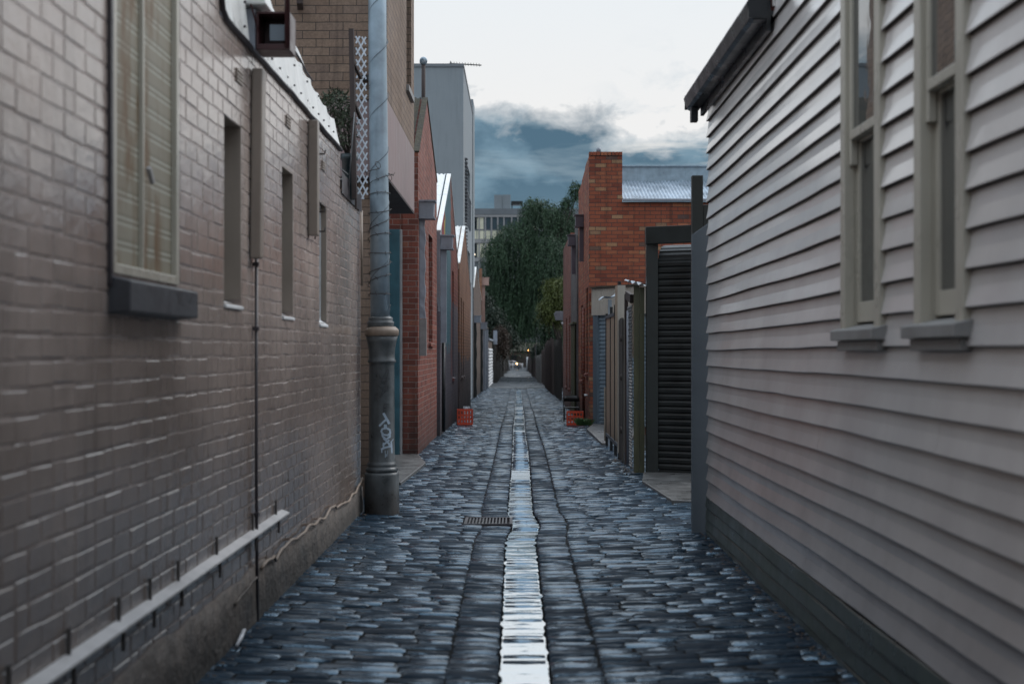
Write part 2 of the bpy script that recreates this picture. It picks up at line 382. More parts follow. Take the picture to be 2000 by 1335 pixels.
def asphaltmat():
    m, nt, p = newmat('damp_asphalt'); g = N(nt); geo = g.n('ShaderNodeNewGeometry'); pos = geo.outputs['Position']
    n1 = g.noise(g.scale(pos, .6, .12, 1), 1, 4)
    g.l(g.mix(g.mapr(n1, .4, .62, 0, 1), (.014,.016,.020), (.035,.041,.05)), p.inputs['Base Color']); p.inputs['IOR'].default_value = 1.35; p.inputs['Specular Tint'].default_value = (.6,.82,1,1)
    g.l(g.mapr(n1, .4, .62, .55, .25), p.inputs['Roughness'])
    g.l(g.bump(g.noise(pos, 30, 4), .4, .01), p.inputs['Normal']); return m
M['asphalt'] = asphaltmat()
def watermat():                      # shallow run-off: clear, strongly reflecting at this low angle
    m, nt, p = newmat('gutter_water'); g = N(nt); geo = g.n('ShaderNodeNewGeometry'); pos = geo.outputs['Position']
    p.inputs['Base Color'].default_value = (.90,.94,.97,1); p.inputs['Metallic'].default_value = .72; p.inputs['IOR'].default_value = 4.5
    spy = g.n('ShaderNodeSeparateXYZ'); g.l(pos, spy.inputs[0]); g.l(g.mapr(spy.outputs[1], 11, 20, .03, .24), p.inputs['Roughness'])
    p.inputs['Specular Tint'].default_value = (.95,.98,1,1)
    h = g.math('ADD', g.noise(g.scale(pos, 3, 7, 1), 1, 2), g.math('MULTIPLY', g.noise(pos, 26, 2), .12))
    g.l(g.bump(h, .22, .02), p.inputs['Normal'])
    return m
M['water'] = watermat()
M['earth'] = surf('dark_ground', (.05,.05,.048), .9, .3, .2, 0, 0)

# ------------------------------------------------------------------ world: dusk sky with a cloud bank low over the alley
def build_world():
    w = bpy.data.worlds.new('World'); sc.world = w; w.use_nodes = True; nt = w.node_tree; nt.nodes.clear(); g = N(nt)
    out = g.n('ShaderNodeOutputWorld'); b1 = g.n('ShaderNodeBackground'); b2 = g.n('ShaderNodeBackground'); mx = g.n('ShaderNodeMixShader')
    sky = g.n('ShaderNodeTexSky'); sky.sky_type = 'NISHITA'; sky.sun_disc = False
    sky.sun_elevation = R(42); sky.sun_rotation = R(55); sky.air_density = 1.5
    g.l(sky.outputs[0], b1.inputs[0]); b1.inputs[1].default_value = .05
    tc = g.n('ShaderNodeTexCoord'); d = tc.outputs['Generated']
    sp = g.n('ShaderNodeSeparateXYZ'); g.l(d, sp.inputs[0]); x, y, z = sp.outputs
    big = g.noise(g.scale(d, 8, 8, 12), 1, 7, .56, .2)
    wisp = g.noise(g.scale(d, 26, 26, 46), 1, 7, .6, .25)
    # upper edge of the bank falls from left to right
    edge = g.math('ADD', g.math('ADD', .166, g.math('MULTIPLY', x, -.13)), g.mapr(big, .25, .75, -.018, .018))
    edge = g.math('ADD', edge, g.mapr(wisp, .25, .75, -.017, .017))
    bank = g.mapr(g.math('SUBTRACT', edge, z), -.009, .017, 0, .97)
    bank = g.math('POWER', bank, .8)
    # cloud tones
    puff = g.noise(g.scale(d, 17, 17, 26), 1, 6, .5, .15)
    low = g.mapr(z, .06, .125, 1, 0)
    tone = g.math('ADD', g.mapr(puff, .44, .58, 0, .7), g.math('MULTIPLY', low, .55), True)
    cloud = g.mix(tone, (.055,.135,.21), (.21,.345,.45))
    lay = g.noise(g.scale(d, 7, 7, 58), 1, 6, .58, .35)
    cloud = g.mix(g.math('MULTIPLY', g.mapr(lay, .50, .66, 0, .45), g.mapr(z, .09, .15, .35, 1)), cloud, (.40,.51,.58))
    cloud = g.mix(g.mapr(g.noise(g.scale(d, 10, 10, 34), 1, 5, .55), .52, .66, 0, .6), cloud, (.05,.118,.18))
    # lit gaps low in the bank to the right
    gap = g.math('MULTIPLY', g.mapr(g.noise(g.scale(d, 10, 10, 75), 1, 5, .6, .4), .50, .60, 0, 1), g.mapr(x, .055, .085, 0, 1))
    gap = g.math('MULTIPLY', gap, g.math('MULTIPLY', g.mapr(z, .126, .134, 0, 1), g.mapr(z, .142, .152, 1, 0)))
    cloud = g.mix(gap, cloud, (.66,.68,.68))
    upper = g.mix(g.mapr(z, .16, .32, 0, 1), (.92,.915,.91), (.83,.91,.975))
    upper = g.mix(g.mapr(z, .27, .6, 0, 1), upper, UP_TOP)
    faint = g.math('MULTIPLY', g.mapr(wisp, .52, .66, 0, .6), g.math('MULTIPLY', g.mapr(z, .17, .22, 1, .05), g.mapr(x, .05, .11, .05, 1)))
    upper = g.mix(faint, upper, (.52,.62,.70))
    colr = g.mix(bank, upper, cloud)
    g.l(colr, b2.inputs[0]); b2.inputs[1].default_value = 1.0
    # darker away from the bright western sky behind the camera
    dim = g.mapr(y, -1, .1, .8, 1)
    g.l(dim, b2.inputs[1])
    mx.inputs[0].default_value = .94
    g.l(b1.outputs[0], mx.inputs[1]); g.l(b2.outputs[0], mx.inputs[2]); g.l(mx.outputs[0], out.inputs[0])
UP_TOP = (1.25,1.42,1.62)
build_world()
sun = bpy.data.lights.new('sun', 'SUN'); sun.energy = 1.25; sun.angle = R(22); sun.color = (1,.96,.93)
so = bpy.data.objects.new('sun', sun); COL.objects.link(so)
az = R(55); el = R(42)
dirv = Vector((math.sin(az)*math.cos(el), math.cos(az)*math.cos(el), math.sin(el)))
so.rotation_euler = dirv.to_track_quat('Z', 'Y').to_euler()

# ------------------------------------------------------------------ camera
cam = bpy.data.cameras.new('camera'); co = bpy.data.objects.new('camera', cam); COL.objects.link(co)
co.location = (0, 0, EYE); co.rotation_euler = (R(90), 0, 0)
cam.lens = 50; cam.sensor_width = 36; cam.shift_x = -12/2000; cam.shift_y = 17/2000
cam.clip_start = .05; cam.clip_end = 3000
cam.dof.use_dof = True; cam.dof.focus_distance = 20; cam.dof.aperture_fstop = 2.4
sc.camera = co

# ------------------------------------------------------------------ ground, cobbled alley, gutter
def xc(y):                              # gutter centre line, kinked beside the drain
    k = max(0, 1 - abs(y - 13.6)/1.2)
    return .03 + .008*math.sin(y*.35) + .05*k*k*(3-2*k)
def prof(x, y):
    r = abs(x - xc(y))
    if r < .135: z = -.088
    elif r < .42: z = -.062 + (r-.135)*.03
    else: z = -.052 + .052*min(1.2, (r-.42)/1.15)**1.15
    return z + gz(y)
m = MB(); ys = [-60,-20,3,25,40,60,80,120,180,260,300,420,700,1500]
for i in range(len(ys)-1):
    a, b = ys[i], ys[i+1]; za, zb = gz(min(a,300))-.32, gz(min(b,300))-.32
    m.quad((-600,a,za),(600,a,za),(600,b,zb),(-600,b,zb))
struct('ground', m, M['earth'])
m = MB(); ny = 260; xs = [-2.4,-1.6,-1.1,-.7,-.45,-.39,-.145,-.13,.13,.145,.39,.45,.7,1.1,1.6,2.4]; vs = []; fs = []
for i in range(ny+1):
    y = 2 + 75*i/ny
    for x in xs: vs.append((x+xc(y), y, prof(x+xc(y), y) - (.030 if abs(x) < .2 else .006)))
for i in range(ny):
    for j in range(len(xs)-1):
        k = i*len(xs)+j; fs.append((k, k+1, k+1+len(xs), k+len(xs)))
m.add(vs, fs, True); struct('alley_bed', m, M['joint'])

GR = (-.52, -.055, 13.55, 14.1)         # drain grate footprint
GU = {4:(-1,-.88,0,.88,1), 3:(-1,-.85,.85,1)}; GV = {4:(-1,-.78,0,.78,1), 3:(-1,-.75,.75,1)}
def stone(m, x0, x1, y0, y1, far, dome=.013, jit=.004, dz=0, cv=.55):
    cx, cy = (x0+x1)/2, (y0+y1)/2
    if GR[0]-.01 < x1 and x0 < GR[1]+.01 and GR[2]-.01 < y1 and y0 < GR[3]+.01:
        if x0 < GR[0]-.05: x1 = GR[0]-.012
        elif x1 > GR[1]+.05: x0 = GR[1]+.012
        else: return
        cx = (x0+x1)/2
    n = 4 if cy < 30 else 3
    dz += random.gauss(0, .0022); tx = random.gauss(0, .014); ty = random.gauss(0, .040)
    q = random.uniform(5, 9)
    vs = []; fs = []; wob = [random.uniform(-.006,.006) for _ in range(4)]
    for i in range(n+1):
        for j in range(n+1):
            u = GU[n][i]; v = GV[n][j]
            x = cx + u*(x1-x0)/2; y = cy + v*(y1-y0)/2
            # soft rounded plan
            if abs(u) == 1 and abs(v) == 1: x -= u*.009; y -= v*.006
            if abs(u) == 1: x += wob[0]*v
            if abs(v) == 1: y += wob[1]*u + wob[2]
            e = max(abs(u)**q, abs(v)**q)
            if e < .999: e = 0
            z = prof(cx, cy) + (prof(x, y)-prof(cx, cy))*.8 + dz + tx*(x-cx) + ty*(y-cy) + dome*(.5 - .85*e - cv*(.3*u*u+(v-.15)**2))
            if n == 4: z += random.gauss(0, .0010)
            vs.append((x, y, z))
    for i in range(n):
        for j in range(n):
            k = i*(n+1)+j; fs.append((k, k+n+1, k+n+2, k+1))
    m.add(vs, fs, True)
def field(side):
    m = MB(); y = 4.0; row = 0
    while y < 76:
        h = random.uniform(.10, .145)
        yc = y + h/2; c = xc(yc)
        lim = 1.78
        t = .43 if row % 2 else .43 + .10
        t = .404; first = True
        while True:
            w = random.uniform(.22, .42)
            if first: w *= random.uniform(.5, 1); first = False
            xa, xb = c + side*(t+.002), c + side*(t+w-.002)
            lo, hi = min(xa, xb), max(xa, xb)
            sl = .05*abs(t-.43)             # rows fan slightly away from the camera
            jy = random.uniform(-.004, .004) + sl + .016*math.sin(t*2.2 + y*.5)
            stone(m, lo, hi, y+.001+jy, y+h-.001+jy, yc > 30, random.uniform(.006,.010))
            t += w
            if t > lim: break
        y += h; row += 1
    return m
m = field(-1)
m2 = field(1); m.add(m2.v, m2.f, True)
for side in (-1, 1):                    # stones laid crosswise along the gutter
    y = 4.0
    while y < 76:
        h = random.uniform(.12, .19); c = xc(y+h/2)
        xa, xb = c + side*.138, c + side*.400 + random.uniform(-.010,.004)
        stone(m, min(xa,xb), max(xa,xb), y+.003, y+h-.003, y > 30, .009); y += h
struct('cobblestones', m, M['stone'])
m = MB(); y = 4.0
while y < 76:
    h = random.uniform(.11, .16); c = xc(y+h/2)
    stone(m, c-.128, c+.128, y+.004, y+h-.004, y > 30, random.uniform(.015,.020), 0, random.uniform(-.002,.0125), .8); y += h
struct('gutter_stones', m, M['gutter_stone'])
m = MB(); vs = []; fs = []; n = 1400
for i in range(n+1):
    y = 4 + 71*(i/n)**1.5
    lvl = -.0776 if y < 12.6 else (-.0802 if y < 20 else -.0838)
    lvl += .0025*math.sin(y*1.7) * (1 if y > 9 else .3) + .002*mnoise.noise(Vector((y*3,0,0))) - (.009*max(0, mnoise.noise(Vector((y*.55,3,0)))) + .004*max(0, mnoise.noise(Vector((y*1.9,8,0)))) if y > 13.2 else 0)
    for s in (-1, 1): vs.append((xc(y) + s*(.126 + .026*mnoise.noise(Vector((y*6,s*5,0))) + .008*mnoise.noise(Vector((y*17,s*9,0)))), y, gz(y) + lvl))
for i in range(n): fs.append((2*i, 2*i+1, 2*i+3, 2*i+2))
m.add(vs, fs, True); struct('water', m, M['water'])
m = MB(); vs = []; fs = []; n = 60
for i in range(n+1):
    y = 76 + 198*i/n
    bumpz = .10*math.sin((y-76)*.16)*math.exp(-(y-76)/160) + .02*math.sin(y*.5)
    for x in (-3,-1.6,-.3,0,.3,1.6,3): vs.append((x, y, gz(y) - (.06 if abs(x) < .2 else (.04 if abs(x) < .5 else 0)) + (bumpz-.06)*min(1,(y-76)/6)))
for i in range(n):
    for j in range(6): fs.append((i*7+j, i*7+j+1, (i+1)*7+j+1, (i+1)*7+j))
m.add(vs, fs, True); struct('asphalt_lane', m, M['asphalt'])
m = MB(); m.quad((-80,273.5,gz(274)-.02),(80,273.5,gz(274)-.02),(80,292,gz(274)+.05),(-80,292,gz(274)+.05)); struct('road', m, M['asphalt'])
m = MB(); m.box(-80,80,270.5,273.5,gz(274)-.5,gz(274)+.015); 
# concrete aprons at the openings
def slab(pts, z0, z1):
    mm = MB(); n = len(pts); mm.add([(x,y,z0) for x,y in pts]+[(x,y,z1) for x,y in pts],
        [tuple(range(n))[::-1], tuple(range(n,2*n))]+[(i,(i+1)%n,(i+1)%n+n,i+n) for i in range(n)]); return mm
struct('pavement', slab([(-2.0,17.2),(-1.40,17.0),(-1.30,20.0),(-1.53,21.75),(-2.0,21.75)], -.2, .028), M['concrete'], .01)
struct('pavement', slab([(1.62,15.0),(2.9,14.4),(2.9,18.4),(1.62,18.4),(1.50,17.2)], -.2, .03), M['concrete'], .01)
struct('pavement', slab([(1.42,24.2),(1.75,24.2),(2.6,29.2),(1.62,30.6),(1.38,28.6)], -.2, .035), M['concrete'], .01)

# drain grate
t = thing('drain_grate', 'iron slotted drain grate set in the cobbles left of the gutter', 'drain', ((GR[0]+GR[1])/2, 13.8, -.05))
gx0, gx1, gy0, gy1 = GR; zt = -.046
m = MB(); m.box(gx0,gx1,gy0,gy0+.03,zt-.05,zt); m.box(gx0,gx1,gy1-.03,gy1,zt-.05,zt); m.box(gx0,gx0+.03,gy0+.03,gy1-.03,zt-.05,zt); m.box(gx1-.03,gx1,gy0+.03,gy1-.03,zt-.05,zt)
obj('frame', m, M['flash'], t, .003)
m = MB(); x = gx0+.045
while x < gx1-.045: m.box(x,x+.014,gy0+.03,gy1-.03,zt-.04,zt-.004); x += .032
for yy in (gy0+.2, gy0+.36): m.box(gx0+.03,gx1-.03,yy,yy+.012,zt-.045,zt-.008)
obj('bars', m, M['flash'], t)

# ------------------------------------------------------------------ painted brick building on the left
XL = -1.57
b = thing('brick_building', 'taupe painted brick building with slot windows and white sheet roof edge, nearest on the left', 'building', (XL, 6, 0))
wins = [(5.47,6.54,1.90,3.42,.05),(7.60,8.08,1.86,2.88,.13),(9.46,9.94,1.84,2.84,.13),(11.24,11.68,1.82,2.81,.06)]
body = MB(); body.prism_x([(-9,-.4),(14.2,-.4),(14.2,3.0),(12.55,3.0),(12.55,3.36),(7.5,3.36),(7.5,4.7),(-9,4.7)], XL-.0034, XL-6)
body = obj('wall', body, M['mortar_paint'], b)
cut(body, [(XL-r-.02, XL+.05, y0, y1, z0, z1) for y0,y1,z0,z1,r in wins])
m = MB(); ch = .086; nc = int(4.6/ch)
for i in range(nc):
    z0 = .02 + i*ch
    if z0 < .20: continue
    zm = z0 + ch/2
    segs_top = 7.5 if zm > 3.36 else (12.55 if zm > 3.0 else 14.2)
    off = 0 if i % 2 else .12
    y = 3.0 - off
    while y < segs_top:
        L = .24
        if random.random() < .05: L = .12
        a, c2 = max(3.0, y), min(segs_top, y+L); y += L
        ivs = [(a, c2)]
        for (w0,w1,wz0,wz1,r) in wins:
            if wz0 < zm < wz1:
                nv = []
                for p0, p1 in ivs:
                    if p1 <= w0 or p0 >= w1: nv.append((p0,p1)); continue
                    if p0 < w0: nv.append((p0,w0))
                    if p1 > w1: nv.append((w1,p1))
                ivs = nv
        for p0, p1 in ivs:
            if p1-p0 < .03: continue
            wz = .005*mnoise.noise(Vector((y*.8,i*.13,6))); g_ = .002 + random.uniform(0,.0016); fx = XL + random.gauss(0,.0008); bv = random.uniform(.005,.009)
            j = lambda s=.0018: random.gauss(0, s)
            zz0, zz1 = z0+wz+g_+j(), z0+wz+ch-g_+j()
            o8 = [(XL-.007,p0+g_,zz0),(XL-.007,p1-g_,zz0),(XL-.007,p1-g_,zz1),(XL-.007,p0+g_,zz1)]
            f4 = [(fx+j(.0005),p0+g_+bv,zz0+bv*.9+j()),(fx+j(.0005),p1-g_-bv,zz0+bv*.9+j()),(fx+j(.0005),p1-g_-bv,zz1-bv*.9+j()),(fx+j(.0005),p0+g_+bv,zz1-bv*.9+j())]
            m.add(o8+f4, [(4,5,6,7),(0,1,5,4),(1,2,6,5),(2,3,7,6),(3,0,4,7)], False)
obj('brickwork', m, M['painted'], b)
# flaking cement plinth with an uneven upper edge
m = MB(); vs = []; fs = []; n = 150
def ptop(y): return .26 + .05*mnoise.noise(Vector((y*.9,0,3))) + .03*mnoise.noise(Vector((y*3.3,1,3))) + (.05 if y < 9 else 0) - (.03 if y > 12 else 0)
for i in range(n+1):
    y = 3 + 11.22*i/n; pt = ptop(y)
    for (x, z) in ((XL-.01, pt+.008), (XL+.014, pt), (XL+.02+.006*mnoise.noise(Vector((y*4,0,0))), pt*.5), (XL+.024+.008*mnoise.noise(Vector((y*5,5,0))), .05), (XL+.03, -.2)): vs.append((x, y, z))
for i in range(n):
    for j in range(4): fs.append((i*5+j, (i+1)*5+j, (i+1)*5+j+1, i*5+j+1))
m.add(vs, fs, True); obj('plinth', m, M['render'], b)
# pale cable running along the plinth edge
pts = []
yq = 8.55
while yq < 14.15: pts.append((XL+.03, yq, ptop(yq)+.035+.03*mnoise.noise(Vector((yq*1.4,7,0))) - (.12*max(0, 9-yq)) + (.10*max(0,yq-13.6)))); yq += .07
m = MB(); m.tube(pts, .011, 6); obj('cable', m, M['collar'], b)
pts = [(XL+.028, 7.75+.08*i, .22+.012*mnoise.noise(Vector((i*.7,2,0)))+.006*i) for i in range(9)]
m = MB(); m.tube(pts, .008, 6); obj('cable', m, M['render'], b)
# the big blind window
y0,y1,z0,z1,r = wins[0]
wf = MB()
for (a,c2) in ((y0,y0+.055),(y1-.05,y1)): wf.box(XL-.04,XL+.012,a,c2,z0,z1)
wf.box(XL-.04,XL+.010,y0+.055,y1-.05,z1-.05,z1); wf.box(XL-.04,XL+.010,y0+.055,y1-.05,z0,z0+.04)
wo = obj('window', wf, M['trim'], b, .004)
m = MB(); m.box(XL-.035,XL-.012,y0+.055,y1-.05,z0+.04,z1-.05); obj('blind', m, M['screen'], wo)
m = MB(); m.box(XL-.012,XL+.006,5.93,5.95,z0+.04,z1-.05); obj('centre_strip', m, M['trim'], wo)
m = MB(); m.bar((XL+.015,5.98,2.37),(XL+.02,6.03,2.31),.02,.022); obj('latch', m, M['pale_trim'], wo, .004)
m = MB(); m.box(XL-.01,XL+.016,y0-.035,y0-.003,z0-.05,z1+.05); obj('side_channel', m, M['flash'], wo)
m = MB(); m.prism_y([(XL-.02,z0-.005),(XL+.085,z0-.03),(XL+.085,z0-.15),(XL-.02,z0-.16)], y0-.02, y1+.06); obj('sill', m, M['dark_sill'], wo, .006)
for k,(y0,y1,z0,z1,r) in enumerate(wins[1:]):
    fr = MB(); fr.box(XL-r,XL-r+.012,y0+.001,y1-.001,z0+.001,z0+.045); fr.box(XL-r,XL-r+.012,y0+.001,y1-.001,z1-.045,z1-.001)
    fr.box(XL-r,XL-r+.012,y0+.001,y0+.04,z0+.045,z1-.045); fr.box(XL-r,XL-r+.012,y1-.04,y1-.001,z0+.045,z1-.045)
    wo = obj('window', fr, M['white_slat'], b)
    m = MB(); m.box(XL-r-.004,XL-r+.004,y0+.04,y1-.04,z0+.045,z1-.045); obj('pane', m, M['frosted'], wo)
    m = MB(); m.prism_y([(XL-r+.012,z0+.03),(XL+.012,z0-.012),(XL+.012,z0-.03),(XL-r+.012,z0-.03)], y0+.002, y1-.002); obj('sill', m, M['white_slat'], wo, .003)
    rv = MB(); rv.box(XL-r+.012,XL-.004,y1-.012,y1+.0,z0+.03,z1); rv.box(XL-r+.012,XL-.004,y0,y0+.012,z0+.03,z1); rv.box(XL-r+.012,XL-.004,y0+.012,y1-.012,z1-.012,z1)
    obj('reveal', rv, M['duct'], wo)
# downpipe ducts, conduit, vents, hooks
m = MB(); vs = [(XL+.004,8.30,2.14),(XL+.066,8.30,2.14),(XL+.066,8.40,2.14),(XL+.004,8.40,2.14),(XL+.004,8.36,3.26),(XL+.066,8.36,3.26),(XL+.066,8.50,3.26),(XL+.004,8.50,3.26)]
m.add(vs, [(0,3,2,1),(4,5,6,7),(0,1,5,4),(1,2,6,5),(2,3,7,6),(3,0,4,7)]); obj('downpipe', m, M['duct'], b, .008)
m = MB(); m.box(XL+.004,XL+.075,10.60,10.70,2.46,3.32); obj('downpipe', m, M['duct'], b, .008)
m = MB(); m.tube([(XL+.02,8.42,2.16),(XL+.02,8.42,.9),(XL+.02,8.43,.5),(XL+.025,8.43,-.02)], .010, 8)
for z in (2.1,1.72,.62): m.box(XL+.0,XL+.035,8.40,8.44,z,z+.022)
obj('conduit', m, M['flash'], b)
for (y, z) in ((7.9,3.10),(9.6,3.12),(11.35,3.05)):
    m = MB()
    for k in range(4): m.box(XL+.001,XL+.010,y,y+.18,z+.02*k,z+.02*k+.011)
    obj('air_vent', m, M['duct'], b)
for z in (3.10,2.66,2.51):
    m = MB(); m.tube([(XL-.01,10.86,z),(XL+.09,10.86,z),(XL+.10,10.86,z+.03)], .007, 6); m.tube([(XL+.02,10.86,z-.06),(XL+.02,10.86,z+.06)], .006, 6)
    obj('hook', m, M['barb'], b)
# sloping ledge with upright pegs
m = MB(); m.prism_y([(XL+.002,.552),(XL+.055,.532),(XL+.055,.518),(XL+.002,.525)], 3.4, 9.42); ld = obj('ledge', m, M['ledge'], b, .004)
for y in (4.35,4.93,5.55,6.02,6.52,7.35,8.35,9.15):
    m = MB(); m.bar((XL+.03,y,.43),(XL+.03,y,.53),.012,.018); m.bar((XL+.012,y,.50),(XL+.012,y,.64),.012,.018)
    obj('bracket', m, M['barb'], ld)
# dark bent flashing along the top
m = MB(); pts = [(XL+.012,7.42,4.6),(XL+.012,7.42,3.55),(XL+.012,7.50,3.40)]
yq = 7.6
while yq < 12.6: pts.append((XL+.012, yq, 3.368+.012*mnoise.noise(Vector((yq*2.2,0,0))))); yq += .12
m.tube(pts, .017, 6); obj('flashing', m, M['flash'], b)
m = MB(); m.sheet((XL+.014,12.56,2.99),(0,1.6,-.02),(0,0,.19),16,3,lambda a,b_: .012*mnoise.noise(Vector((a*9,b_*3,0)))); m.box(XL-.2,XL+.012,12.56,14.18,2.995,3.0); obj('flashing', m, M['flash'], b)
# white sheet cladding standing on the wall
def ribs(a, b_): 
    q = (a*11) % 1
    return .022*max(0, 1-abs(q-.5)*7) + .006*mnoise.noise(Vector((a*14,b_*2,1)))
m = MB(); nU = 130
vs = []; fs = []
for i in range(nU+1):
    a = i/nU; y = 7.5 + 5.04*a; top = 3.80 if y < 9.0 else 3.80 - .21*((y-9)/3.54)
    for j in range(5):
        b_ = j/4; vs.append((XL+.004-.05*b_ + ribs(a,b_), y, 3.385 + (top-3.385)*b_))
for i in range(nU):
    for j in range(4): fs.append((i*5+j, (i+1)*5+j, (i+1)*5+j+1, i*5+j+1))
m.add(vs, fs, True); clad = obj('roof_cladding', m, M['white_metal'], b)
m = MB(); vs = []; fs = []; n = 40
for i in range(n+1):
    y = 7.5 + 3.55*i/n; w = .012*mnoise.noise(Vector((y*3,4,0)))
    z0 = 3.815 - .19*max(0,(y-9))/3.54; vs += [(XL-.045,y,z0+w),(XL-.06,y,z0+.03+w),(XL-.12+w,y,z0+.19)]
for i in range(n):
    for j in range(2): fs.append((i*3+j, i*3+3+j, i*3+4+j, i*3+1+j))
m.add(vs, fs, True); obj('capping', m, M['white_metal'], clad)
for i in range(14):
    y = 8.1+.30*i
    for z in ((3.44,) if i % 2 else (3.44,3.58)):
        m = MB(); m.box(XL+.006,XL+.018,y,y+.02,z,z+.012); obj('screw', m, M['flash'], clad)
m = MB(); m.tube([(XL-.04, 7.5+.3*i, 3.818 - .19*max(0,(7.5+.3*i-9))/3.54 + .008*math.sin(i*2.1)) for i in range(13)], .011, 6); obj('seam', m, M['flash'], clad)
# hood over the roof edge with a maroon frame and post
hx0, hx1 = at(500,0,8.3)[0], at(566,0,8.3)[0]; hz0, hz1 = at(0,97,8.3)[1], at(0,22,8.3)[1]
m = MB(); m.box(hx0,hx0+.014,8.3,8.52,hz0,hz1); m.box(hx1-.014,hx1,8.3,8.52,hz0,hz1); m.box(hx0+.014,hx1-.014,8.3,8.52,hz1-.014,hz1); m.box(hx0+.014,hx1-.014,8.3,8.52,hz0,hz0+.035); m.box(hx0+.014,hx1-.014,8.50,8.52,hz0+.035,hz1-.014)
hd = obj('vent_hood', m, M['maroon'], b, .003)
m = MB(); m.box(hx0+.075,hx1-.015,8.33,8.345,hz0+.06,hz1-.07); obj('panel', m, M['panel_blue'], hd)
m = MB(); m.box(hx0-.22,hx0-.004,8.3,8.52,hz0+.0,hz1+.02); obj('side_box', m, M['grey_metal'], hd, .01)
m = MB(); m.prism_y([(hx0-.23,hz1+.03),(hx0+.07,hz1+.03),(hx0+.02,hz1+.20),(hx0-.23,hz1+.22)], 8.25, 8.55); obj('cover_sheet', m, M['white_metal'], hd, .01)
m = MB(); m.tube([(hx1-.01,8.27,hz0),(hx1-.01,8.27,5.2)], .016, 8); obj('post', m, M['maroon'], hd)
m = MB(); m.tube([(hx0-.1,8.24,3.9),(hx0+.02,8.27,3.45)], .006, 6); obj('stay', m, M['maroon'], hd)
# end of the wall: service pipe and meter box
m = MB(); m.tube([(XL-.07,14.26,.02),(XL-.07,14.26,1.55),(XL-.07,14.26,3.0)], .022, 8); obj('service_pipe', m, M['flash'], b)
m = MB(); m.tube([(XL-.02,14.25,2.25),(XL-.02,14.25,3.0)], .035, 8); obj('service_pipe', m, M['collar'], b)

# ------------------------------------------------------------------ vent column
PX, PY = -1.352, 14.1
t = thing('vent_column', 'tall grey sewer vent column with tan collar and spray lettering at the wall corner', 'vent column', (PX, PY, -.02))
m = MB(); m.lathe([(.176,-.12),(.174,.0),(.170,.37),(.166,.395),(.152,.40)], PX, PY, 48); obj('base', m, M['iron'], t)
m = MB(); m.lathe([(.150,.40),(.160,.415),(.162,.43),(.150,.445),(.140,.455),(.147,.468),(.147,.48),(.132,.495),(.128,.51),(.124,1.46),(.126,1.475),(.140,1.485),(.142,1.50),(.130,1.515),(.128,1.56),(.132,1.62),(.145,1.69),(.160,1.745)], PX, PY, 48); shaft = obj('shaft', m, M['iron'], t)
m = MB(); m.lathe([(.158,1.745),(.168,1.75),(.170,1.795),(.166,1.81),(.135,1.838)], PX, PY, 48); obj('collar', m, M['collar'], t)
QX = PX - .035
m = MB(); m.lathe([(.135,1.838),(.128,1.85),(.134,1.865),(.134,1.885),(.118,1.895),(.122,1.91),(.120,1.925),(.098,1.94)], PX-.012, PY, 48); obj('moulding', m, M['iron'], t)
m = MB(); m.tube([(QX+.02,PY,1.935),(QX+.012,PY,3.0),(QX-.008,PY,4.6),(QX-.012,PY,7.4)], [.096,.094,.090,.088], 40); up = obj('upper_pipe', m, M['galv'], t)
m = MB(); pts = []
for i in range(260):
    a = i*.16; z = 2.0 + i*.0135; f = (z-1.935)/5.4
    pts.append((QX+.018-.036*f + (.0975-.007*f)*math.cos(a), PY + (.0975-.007*f)*math.sin(a), z))
# one seam turn climbs about .53 m
m.tube(pts, .003, 5); obj('spiral_seam', m, M['shutter_grey'], up)
# lettering, wrapped on the shaft: strokes read sideways T C 8 A T and two dots
def wrap(px, py, lift=.0015):            # photo pixel of the column face -> point on its surface
    x = (px - 1012)/F*(PY-.10); z = EYE + (684-py)/F*(PY-.10)
    r = .1265 + lift
    dx = max(-.97*r, min(.97*r, x-PX)); return (PX+dx, PY - math.sqrt(r*r-dx*dx), z)
def stroke(m, pts, w):                  # pts in pixels of a 607x1335 enlargement of [700,690]-[800,910]
    P = []
    for (x0,y0),(x1,y1) in zip(pts[:-1], pts[1:]):
        for k in range(4): P.append((x0+(x1-x0)*k/4, y0+(y1-y0)*k/4))
    P.append(pts[-1]); vs = []; fs = []
    for i,(x,y) in enumerate(P):
        xa,ya = P[max(0,i-1)]; xb,yb = P[min(len(P)-1,i+1)]; l = math.hypot(xb-xa,yb-ya) or 1
        nx, ny = -(yb-ya)/l*w/2, (xb-xa)/l*w/2
        for s in (-1,1): vs.append(wrap(700+(x+s*nx)/6.07, 690+(y+s*ny)/6.07))
    for i in range(len(P)-1): fs.append((2*i,2*i+1,2*i+3,2*i+2))
    m.add(vs, fs)
m = MB()
stroke(m,[(298,700),(325,750),(352,800),(365,832)],28); stroke(m,[(250,855),(300,805),(330,778)],24)
stroke(m,[(322,835),(322,880)],36)
stroke(m,[(330,880),(285,890),(275,920),(300,955),(345,965),(378,940),(372,900),(335,880)],22)
stroke(m,[(285,940),(290,975),(330,1010),(372,985),(372,950)],22)
stroke(m,[(300,1000),(345,1040),(372,1085)],22); stroke(m,[(365,1020),(320,1060),(290,1085)],20); stroke(m,[(300,1050),(300,1110)],18)
stroke(m,[(270,1130),(320,1108),(395,1095)],22); stroke(m,[(385,1040),(392,1100),(392,1180)],17); stroke(m,[(280,1120),(280,1170)],14); stroke(m,[(410,1015),(385,1045)],8)
stroke(m,[(333,1145),(335,1185)],34); stroke(m,[(325,1185),(322,1225)],9); stroke(m,[(340,1185),(338,1215)],8)
obj('spray_lettering', m, M['spray'], shaft)
m = MB()
